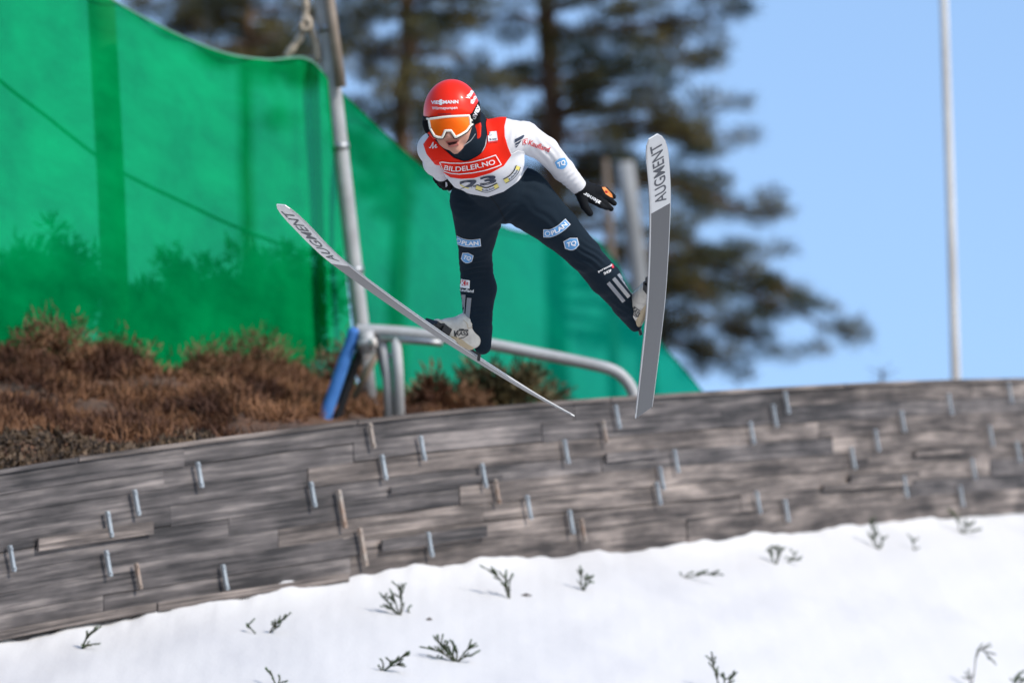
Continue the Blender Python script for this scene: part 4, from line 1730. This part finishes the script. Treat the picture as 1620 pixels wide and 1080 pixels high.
# sleeve print
for q in ([(814.5, 220.5), (828, 213.5), (829.5, 215.0), (826.5, 219.5), (815, 225.5)], [(815, 227.3), (825.5, 221.5), (822, 227), (815.5, 230)], [(815.2, 231.7), (821.5, 228.6), (816.5, 234)]):
    patch('bar_print', q, BODY_BVH, M['navy_print'], body_o, 0.003, 2)
patch('badge', [(827, 221), (834.5, 219), (834.5, 227.5), (826.5, 229.5)], BODY_BVH, M['red_print'], body_o, 0.003, 2)
patch('badge', [(827.8, 221.6), (833.8, 220), (833.8, 227), (827.4, 228.7)], BODY_BVH, M['white_print'], body_o, 0.004, 2)
lettering('K', 830.7, 224.4, 5, 6.3, -8, BODY_BVH, M['red_print'], body_o, 0.06, off=0.005)
lettering('Kaufland', 853, 231.0, 35, 8.5, -20, BODY_BVH, M['red_print'], body_o, 0.015, off=0.004)
SH = lambda cx, cy, w, h, a: [tuple(np.array([cx, cy]) + np.array([[math.cos(a), math.sin(a)], [-math.sin(a), math.cos(a)]]).T @ np.array(q)) for q in
                              ((-w / 2, -h * .42), (-w * .25, -h * .38), (0, -h * .5), (w * .25, -h * .38), (w / 2, -h * .42), (w / 2, h * .2), (w * .3, h * .4), (0, h * .5), (-w * .3, h * .4), (-w / 2, h * .2))]


def shield(cx, cy, w, h, ang, bvh, parent):
    a = math.radians(-ang)
    R = np.array([[math.cos(a), -math.sin(a)], [math.sin(a), math.cos(a)]])
    base = np.array([(-w / 2, -h * .36), (0, -h * .5), (w / 2, -h * .36), (w / 2, h * .22), (w * .22, h * .44), (0, h * .5), (-w * .22, h * .44), (-w / 2, h * .22)])
    for sc, m_, of in ((1.0, 'pale_print', .003), (0.88, 'blue_print', .0042)):
        patch('badge', [tuple(q) for q in (base * sc) @ R.T + [cx, cy]], bvh, M[m_], parent, of, 3)
    lettering('TQ', cx, cy, w * .66, h * .44, ang, bvh, M['white_print'], parent, 0.03, off=0.0055, shear=.2)


shield(888, 259, 20, 20, 24, BODY_BVH, body_o)
shield(904, 386, 23, 20, 14, BODY_BVH, body_o)
shield(739, 408, 18, 17, -14, BODY_BVH, body_o)


def plan(curve, h, bvh, parent):
    patch('badge', strip(curve, h), bvh, M['pale_print'], parent, 0.003)
    patch('badge', strip(curve[1:-1], h - 1.8), bvh, M['blue_print'], parent, 0.0042)
    n = len(curve)
    along('PLAN', curve[int(n * .34):int(n * .94)], h * .55, bvh, M['white_print'], parent, 0.03, 0.0055)
    c = curve[int(n * .18)]
    th = np.linspace(0, 2 * np.pi, 16)
    band('ring_print', np.stack([c[0] + h * .30 * np.cos(th[:-1]), c[1] + h * .27 * np.sin(th[:-1])], 1), 1.1, bvh, M['white_print'], parent, 0.0055, 1.5, closed=True)


plan(smooth_curve([(859.5, 369), (872, 368.5), (886, 361.5), (898.5, 350.5)], 40), 12.5, BODY_BVH, body_o)
plan(smooth_curve([(720, 378), (731, 383), (745, 385), (760.5, 383.5)], 40), 12, BODY_BVH, body_o)
patch('badge', [(727, 441), (743.5, 443.5), (743, 456.5), (728.5, 454.5)], BODY_BVH, M['white_print'], body_o, 0.003)
patch('badge', [(729, 442.6), (737, 443.8), (736.6, 452.2), (729.6, 451)], BODY_BVH, M['red_print'], body_o, 0.0042)
lettering('K', 733, 447.5, 6, 7, -5, BODY_BVH, M['white_print'], body_o, 0.03, off=0.0056)
lettering('K', 740, 448.5, 3.5, 5, -5, BODY_BVH, M['red_print'], body_o, 0.05, off=0.0056)
lettering('Kaufland', 738, 459, 23, 5, -7, BODY_BVH, M['white_print'], body_o, 0.015, off=0.004)
lettering('personal', 957, 424.5, 24, 4.2, 26, BODY_BVH, M['white_print'], body_o, 0.02, off=0.004)
lettering('SHOP', 961, 430, 13, 4.2, 24, BODY_BVH, M['white_print'], body_o, 0.03, off=0.004)
patch('badge', [(966.5, 420.5), (969, 417), (971.5, 423), (969, 424.5)], BODY_BVH, M['red_print'], body_o, 0.003, 2)
for a, b, w in (((962, 447), (987, 477), 6.0), ((970.5, 440), (995, 470), 6.0), ((978, 433.5), (1001.5, 464), 4.6)):
    patch('stripe', strip([a, b], w), BODY_BVH, M['grey_print'], body_o, 0.003)
for a, b, w in (((733.5, 466), (731.5, 497), 6.5), ((742.5, 471), (739.5, 502), 7.0)):
    patch('stripe', strip([a, b], w), BODY_BVH, M['grey_print'], body_o, 0.003)
band('seam', [(777, 312), (787, 325), (796, 342), (803, 356)], 1.3, BODY_BVH, M['black_cloth'], body_o, 0.002)

# ---------------------------------------------------------------- helmet
hel = SDF()
hel.ell((714.5, 179, .975), (44.5, 53, 50), .01)
hel.cone((752, 200, .97), (752, 213, .975), 9.5, 9.0, .02)
hel.cone((677, 196, .97), (679, 205, .98), 6.5, 5.5, .02)
# cut below the brim, and the hollow for the face
bl_, br_ = C3(672, 190, 1), C3(745, 183, 1)
slope = (br_[1] - bl_[1]) / (br_[0] - bl_[0])
lo_, hi_ = C3(650, 250, .7), C3(780, 110, 1.3)
hel.func(lambda p: np.maximum(np.maximum(p[..., 1] - (bl_[1] + slope * (p[..., 0] - bl_[0])), 0.985 - p[..., 2]), 0.0 * p[..., 0] - 1), lo_, hi_, .008, -1)
hel.func(lambda p: p[..., 1] - C3(715, 221, 1)[1], lo_, hi_, .01, -1)
hv, hq = hel.mesh(0.004, 3)
hvw = cam_to_world(hv)
htri = quads_to_tris(hq)
helmet = make('helmet', hvw, hq, M['helmet_red'], skier)
HB = BVHTree.FromPolygons([Vector(v) for v in hvw], htri.tolist())
hpx = to_px(hvw)
BAND = [(744, 205), (742, 182), (747, 178), (757, 160), (770, 150), (772, 176), (764, 192), (752, 197), (748.5, 216)]
f1 = poly_sd(hpx[:, 0], hpx[:, 1], BAND)
BAND2 = [(682, 206), (678, 185), (671, 184), (660, 176), (660, 200), (672, 214)]
f2 = poly_sd(hpx[:, 0], hpx[:, 1], BAND2)
strap, _ = shell('goggle_strap', f1, 0.004, M['black_cloth'], skier, (hvw, htri), 0.003)
shell('goggle_strap', f2, 0.004, M['black_cloth'], skier, (hvw, htri), 0.003)
SB = BVHTree.FromPolygons([Vector(v) for v in np.array([q.co[:] for q in strap.data.vertices]) + ORIGIN[strap.name]], [list(p.vertices) for p in strap.data.polygons])
lettering('uvex', 753.6, 177.5, 24, 7.0, 66, SB, M['white_print'], strap, 0.03, off=0.004)
lettering('VIESSMANN', 703.5, 161.8, 43, 5.6, 1.5, HB, M['white_print'], helmet, 0.035, off=0.003)
lettering('S', 697.5, 162, 5, 9, 1.5, HB, M['white_print'], helmet, 0.05, off=0.0035)
lettering('Wärmepumpen', 703.5, 171.6, 40, 6.0, 1.5, HB, M['white_print'], helmet, 0.012, off=0.003)
lettering('BUNDESKADER', 703.5, 180.6, 21, 2.2, 1.5, HB, M['navy_print'], helmet, 0.01, off=0.003)
lettering('Vitus', 743, 150, 15, 7, 62, HB, M['white_print'], helmet, 0.05, off=0.003)
lettering('tho', 748.5, 158, 14, 6.5, 62, HB, M['white_print'], helmet, 0.05, off=0.003)

# ---------------------------------------------------------------- goggles
def gz(px):
    x = (np.asarray(px, float) - 709) / PXM
    return 1.128 - 4.6 * x * x


LENS = [(679.5, 189), (700, 186.6), (720, 185.0), (741, 183.5), (742.5, 191), (743, 198.5), (737, 207), (728, 212.5), (720, 216.2), (717, 211.5), (713, 205.5), (705, 206), (702.5, 212), (700, 216.6), (694, 216.5), (688.6, 214.5), (682, 203)]
gv, gt_ = fill(LENS, 2.5)
yy = (gv[:, 1] - 200) / PXM
zz = gz(gv[:, 0]) - 1.2 * yy * yy + 0.004
if True:
    w = W(gv[:, 0], gv[:, 1], zz)
    n = np.cross(w[gt_[:, 1]] - w[gt_[:, 0]], w[gt_[:, 2]] - w[gt_[:, 0]]).sum(0)
    if n @ FWD > 0:
        gt_ = gt_[:, ::-1]
    lens = make('lens', w, gt_, M['lens'], skier)
rp = resample(LENS, 2.0)
cen = np.array([711, 199])
rpo = rp + (rp - cen) / np.linalg.norm(rp - cen, axis=1)[:, None] * 1.2
fr = W(rpo[:, 0], rpo[:, 1], gz(rpo[:, 0]) - 1.2 * ((rpo[:, 1] - 200) / PXM) ** 2 + 0.004)
MB().tube(fr, 1.9 / PXM, 8, closed=True).build('goggle_frame', M['goggle_frame'], skier)
fr2 = W(rpo[:, 0], rpo[:, 1], gz(rpo[:, 0]) - 0.022)
MB().tube(fr2, 3.4 / PXM, 8, closed=True).build('goggle_foam', M['black_cloth'], skier)
for pts in ([(743, 188), (747, 191)], [(743, 200), (748, 196.5)], [(680, 189), (675, 188)]):
    pts = np.array(pts, float)
    MB().tube(W(pts[:, 0], pts[:, 1], gz(pts[:, 0]) + 0.0), 1.5 / PXM, 8).build('frame_clip', M['goggle_frame'], skier)
# chin strap
cs = smooth_curve([(752, 212), (745, 222), (737, 228), (733, 231)], 14)
MB().tube(W(cs[:, 0], cs[:, 1], interp(cs[:, 0], [733, 752], [1.045, 1.0])), 0.7 / PXM, 6).build('chin_strap', M['grey_print'], skier)

# ---------------------------------------------------------------- gloves
gl = SDF()
gl.cone((911, 292, .35), (926, 303, .30), 12.5, 14, .01)
gl.cone((922, 299, .31), (946, 302, .27), 12, 9.5, .012)
gl.cone((926, 308, .30), (944, 314, .27), 10.5, 8.5, .012)
FING = [[(940, 298, .27), (958, 301, .24), (970.5, 311, .215), 5.6, 5.2, 4.4],
        [(943, 305, .275), (961, 313, .245), (972, 322, .225), 5.4, 5.0, 4.2],
        [(941, 312, .28), (957, 322, .255), (967, 330.5, .24), 5.4, 4.9, 4.2],
        [(936, 317, .29), (950, 325, .28), (960, 329, .25), 5.0, 4.4, 3.8]]
for a, b, c, r1, r2, r3 in FING:
    gl.cone(a, b, r1, r2, .006)
    gl.cone(b, c, r2, r3, .004)
gl.cone((918, 306, .33), (925, 326, .33), 8.5, 6.8, .01)
gl.cone((925, 326, .33), (933.5, 337.5, .325), 6.8, 5.4, .004)
v, q = gl.mesh(0.0032, 2)
gw = cam_to_world(v)
glove = make('glove', gw, q, M['black_cloth'], skier)
glove['label'] = 'black glove with white lettering and orange knuckle, spread fingers'
GB = BVHTree.FromPolygons([Vector(k) for k in gw], quads_to_tris(q).tolist())
lettering('ziener', 936.5, 313.6, 31, 6.2, 149, GB, M['white_print'], glove, 0.025, off=0.003)
patch('knuckle_print', [(952, 296.5), (957, 296), (962, 300.5), (968, 307), (970, 313), (965, 311.5), (958, 307)], GB, M['orange_print'], glove, 0.003, 2)
patch('knuckle_print', [(957.5, 301), (961, 303), (960.5, 306.5), (957.5, 305)], GB, M['red_print'], glove, 0.004, 1.5)

g2 = SDF()
g2.cone((699, 277, .47), (704, 287, .44), 11, 10.5, .01)
for a, b, c in (((699, 284, .45), (692, 287, .44), (688, 283, .42)), ((702, 289, .44), (698, 294, .42), (694, 291, .40)), ((706, 291, .44), (706, 297, .42), (702, 298, .40)), ((709, 291, .44), (713, 296, .42), (711, 299, .40)), ((696, 279, .48), (690, 280, .47), (687, 277, .46))):
    g2.cone(a, b, 4.6, 4.2, .005)
    g2.cone(b, c, 4.2, 3.6, .004)
v, q = g2.mesh(0.0034, 2)
g2w = cam_to_world(v)
glove2 = make('glove', g2w, q, M['black_cloth'], skier)
G2B = BVHTree.FromPolygons([Vector(k) for k in g2w], quads_to_tris(q).tolist())
patch('knuckle_print', [(704.5, 288), (707, 288.5), (708, 294), (705, 296)], G2B, M['pale_print'], glove2, 0.003, 2)

# ---------------------------------------------------------------- skis
U_L = np.array([-.56, .41, .71])


def ski(label, cl, dz_tip, dz_tail, w_tip, w_tail, split_px):
    c = smooth_curve(cl, 90)
    L = np.concatenate([[0], np.cumsum(np.linalg.norm(np.diff(c, axis=0), axis=1))])
    t = L / L[-1]
    dz = dz_tip + (dz_tail - dz_tip) * t
    cen = np.array([C3(c[i, 0], c[i, 1], dz[i]) for i in range(len(c))])
    u = -np.gradient(cen, axis=0)
    u /= np.linalg.norm(u, axis=1)[:, None]
    w = np.array(w_tip)[None] * (1 - t[:, None]) + np.array(w_tail)[None] * t[:, None]
    w -= u * (w * u).sum(1)[:, None]
    w /= np.linalg.norm(w, axis=1)[:, None]
    n = np.cross(w, u)
    half = interp(t, [0, .015, .035, .07, .2, .6, .95, 1], [.024, .040, .050, .0570, .0565, .0535, .0545, .0535])
    th = interp(t, [0, .1, .3, .6, .9, 1], [.007, .008, .011, .014, .009, .007])
    org = cam_to_world(cen[45][None])[0]
    o = root('ski', org, label, 'ski', 'pair of jumping skis')
    # core: rounded box section
    prof = [(-1, 0), (1, 0), (1.02, .35), (1.0, .8), (.90, 1), (-.90, 1), (-1.0, .8), (-1.02, .35)]
    vs = np.stack([cen + w * (half * a)[:, None] - n * (th * b)[:, None] for a, b in prof], 1)
    m_ = len(prof)
    fs = []
    for i in range(len(c) - 1):
        for k in range(m_):
            k2 = (k + 1) % m_
            fs.append([i * m_ + k, i * m_ + k2, (i + 1) * m_ + k2, (i + 1) * m_ + k])
    fs.append(list(range(m_))[::-1])
    fs.append([(len(c) - 1) * m_ + k for k in range(m_)])
    make('core', cam_to_world(vs.reshape(-1, 3)), fs, M['ski_white'], o, smooth=False)
    # dark line in the sidewall
    # base sheets
    sp = int(np.argmin(np.abs(c[:, 1] - split_px)))
    for nm, i0, i1, mm in (('tip_panel', 0, sp, 'ski_white'), ('base', sp, len(c) - 1, 'ski_base')):
        s_ = np.linspace(-.93, .93, 9)
        ii = np.arange(i0, i1 + 1)
        g = cen[ii][:, None] + w[ii][:, None] * (half[ii][:, None] * s_[None])[..., None] + n[ii][:, None] * 0.0012
        ob = make(nm, cam_to_world(g.reshape(-1, 3)), grid_faces(len(ii), 9), M[mm], o, smooth=True)
        set_uv(ob, np.stack([np.repeat(t[ii] * 2.4, 9), np.tile(s_, len(ii))], 1))
    # centre groove and the steel tail edge
    ii = np.arange(sp, len(c))
    for off_ in ():
        pass
    tail = np.array([cen[-1] - w[-1] * half[-1] - n[-1] * .003, cen[-1] + w[-1] * half[-1] - n[-1] * .003])
    MB().tube(cam_to_world(tail), .0045, 6).build('tail_protector', M['black_plastic'] if dz_tip < 1.1 else M['steel'], o)
    sl = np.stack([cen + w * (half * s__ * 1.024)[:, None] - n * (th * .42)[:, None] for s__ in (-1, 1)])
    for q in sl:
        MB().tube(cam_to_world(q[4:-1]), .0017, 4).build('side_line', M['grey_print'], o)
    # AUGMENT
    v, f = text2d('AUGMENT', 0.006)
    pos = interp(0.09, [0, 1], [0, 1])
    Lm = np.concatenate([[0], np.cumsum(np.linalg.norm(np.diff(cen, axis=0), axis=1))])
    a0, a1 = Lm[sp] * 0.92, Lm[sp] * 0.10
    tt = a0 + (a1 - a0) * (v[:, 0] + .5)
    gi = lambda arr: np.stack([np.interp(tt, Lm, arr[:, k]) for k in range(3)], 1)
    hw = np.interp(tt, Lm, half)
    pts = gi(cen) + gi(n) * .0026 - gi(w) * (v[:, 1] * 0.062)[:, None]
    make('lettering', cam_to_world(pts), f, M['dark_print'], o, smooth=False)
    return o, cen, u, w, n, half, th, t


skl = ski('slanting ski seen nearly edge on, its lettered white tip pointing up left',
          [(444, 325), (456, 338), (478, 361), (505, 389), (536, 417), (600, 465), (680, 521), (760, 573), (840, 622), (897, 653)], 1.05, -0.65, (.76, -.03, .65), (.60, -.30, .74), 417)
skr = ski('upright ski at the right showing its grey base and white lettered tip',
          [(1034, 217), (1039, 240), (1043.5, 285), (1045, 330), (1043, 400), (1038.5, 480), (1030, 560), (1019, 652)], 1.22, -0.78, (.85, .40, -.30), (.80, .57, -.38), 329)


def ski_frame(s, frac):
    o, cen, u, w, n, half, th, t = s
    i = int(np.argmin(np.abs(t - frac)))
    return cen[i], u[i], w[i], n[i], th[i]


def on_ski(s, frac, du=0.0, dw=0.0, dn=0.0):
    c, u, w, n, th = ski_frame(s, frac)
    return c + u * du + w * dw - n * (th + dn)


def binding(s, frac_toe, frac_heel):
    o = s[0]
    c, u, w, n, th = ski_frame(s, frac_toe)
    mb = MB()
    mb.box(cam_to_world(on_ski(s, frac_toe, 0, 0, .008)[None])[0], rot(u) * .055, rot(w) * .036, rot(n) * .008)
    mb.box(cam_to_world(on_ski(s, frac_toe, .02, 0, .022)[None])[0], rot(u) * .022, rot(w) * .040, rot(n) * .010)
    for sg in (-1, 1):
        mb.box(cam_to_world(on_ski(s, frac_toe, -.03, sg * .042, .020)[None])[0], rot(u) * .030, rot(w) * .006, rot(n) * .016)
        mb.tube(cam_to_world(np.array([on_ski(s, frac_toe, .04, sg * .030, .012), on_ski(s, frac_toe, .0, sg * .044, .034), on_ski(s, frac_toe, -.05, sg * .044, .03)])), .006, 6)
    mb.build('toe_piece', M['black_plastic'], o, smooth=False)
    mb = MB()
    L = np.linspace(frac_toe + .03, frac_heel, 8)
    pts = np.array([on_ski(s, q, 0, 0, .007) for q in L])
    for a, b in zip(pts[:-1], pts[1:]):
        mb.box(cam_to_world(((a + b) / 2)[None])[0], rot(b - a) * .52, rot(w) * .033, rot(n) * .006)
    mb.build('boot_plate', M['black_plastic'], o, smooth=False)


def rot(d):
    d = np.asarray(d, float)
    return RIGHT * d[0] + UP * d[1] - FWD * d[2]


binding(skl, .555, .70)
binding(skr, .535, .68)

# ---------------------------------------------------------------- boots (resting on the skis, heels lifted a little)
def boot(s, frac, ankle, heel, label, top_r, mark):
    toe = on_ski(s, frac, 0.0, 0, .028)
    ball = on_ski(s, frac + .035, 0, 0, .040)
    A, Hh = C3(*ankle), C3(*heel)
    b = SDF()

    def cone(a, c, ra, rb, k):
        m = max(ra, rb)
        b.pr.append((lambda p, a=a, c=c, ra=ra, rb=rb: sd_cone(p, a, c, ra, rb), np.minimum(a, c) - m, np.maximum(a, c) + m, k, 1))
    cone(toe, ball, .024, .034, .02)
    cone(ball, Hh, .036, .038, .02)
    cone(ball, A, .040, .043, .03)
    cone(Hh, A, .038, .044, .03)
    v, q = b.mesh(.004, 2)
    vw = cam_to_world(v)
    o = make('boot', vw, q, M['boot'], skier)
    o['label'] = label
    dn = np.array(ski_frame(s, frac)[3])
    sole = SDF()

    def cone2(a, c, ra, rb, k):
        m = max(ra, rb)
        sole.pr.append((lambda p, a=a, c=c, ra=ra, rb=rb: sd_cone(p, a, c, ra, rb), np.minimum(a, c) - m, np.maximum(a, c) + m, k, 1))
    cone2(toe + dn * .010, ball + dn * .017, .027, .031, .01)
    cone2(ball + dn * .017, Hh + dn * .026, .031, .029, .01)
    v, q = sole.mesh(.004, 2)
    make('sole', cam_to_world(v), q, M['boot_sole'], o)
    return o, BVHTree.FromPolygons([Vector(k) for k in vw], quads_to_tris(b_q(vw, o)).tolist())


def b_q(vw, o):
    return np.array([list(p.vertices) for p in o.data.polygons])


bt, BTB = boot(skl, .555, (738, 511, .045), (747, 536, .02), 'cream boot standing on the slanting ski', 20, None)
lettering('RASS', 731, 527, 20, 7, 6, BTB, M['black_plastic'], bt, 0.02, off=0.003, shear=.25)
band('line_print', [(722, 534), (720.5, 528), (724, 523), (741, 521.5)], 1.2, BTB, M['black_plastic'], bt, 0.003, 2)
band('line_print', [(719, 523), (719.5, 532)], 2.0, BTB, M['black_plastic'], bt, 0.003, 2)
band('line_print', [(726, 521), (734, 521)], 1.6, BTB, M['black_plastic'], bt, 0.003, 2)
band('line_print', [(724, 536), (733, 534), (741, 529)], 1.0, BTB, M['black_plastic'], bt, 0.003, 2)
cu_ = smooth_curve([(733, 506), (739, 512), (741, 519), (748, 517)], 14)
band('seam', cu_, .9, BTB, M['boot_sole'], bt, 0.002, 2)
bt2, BTB2 = boot(skr, .545, (1001, 482, -.11), (1003, 502, -.19), 'cream boot half hidden behind the upright ski', 20, None)
lettering('RASS', 1006, 493, 16, 8, -52, BTB2, M['black_plastic'], bt2, 0.02, off=0.003)
band('line_print', [(999, 491), (1005, 486), (1013, 492)], 1.1, BTB2, M['black_plastic'], bt2, 0.003, 2)
band('line_print', [(1001, 497), (1006, 501), (1014, 500)], 1.1, BTB2, M['black_plastic'], bt2, 0.003, 2)
cu_ = smooth_curve([(996, 478), (1000, 487), (994, 491)], 10)
band('seam', cu_, .9, BTB2, M['boot_sole'], bt2, 0.002, 2)
# heel rod between boot and ski, and the buckle behind the hem
MB().tube(W([760, 757], [548, 570], [-.03, -.06]), .008, 8).build('heel_rod', M['black_plastic'], skl[0])
MB().box(W(772, 533, -.06), rot((.010, .02, 0)), rot((.006, -.003, .0)), rot((0, 0, .015))).build('heel_buckle', M['black_plastic'], skier, smooth=False)
MB().tube(W([1011, 1014], [516, 530], [-.20, -.20]), .008, 8).build('heel_rod', M['black_plastic'], skr[0])
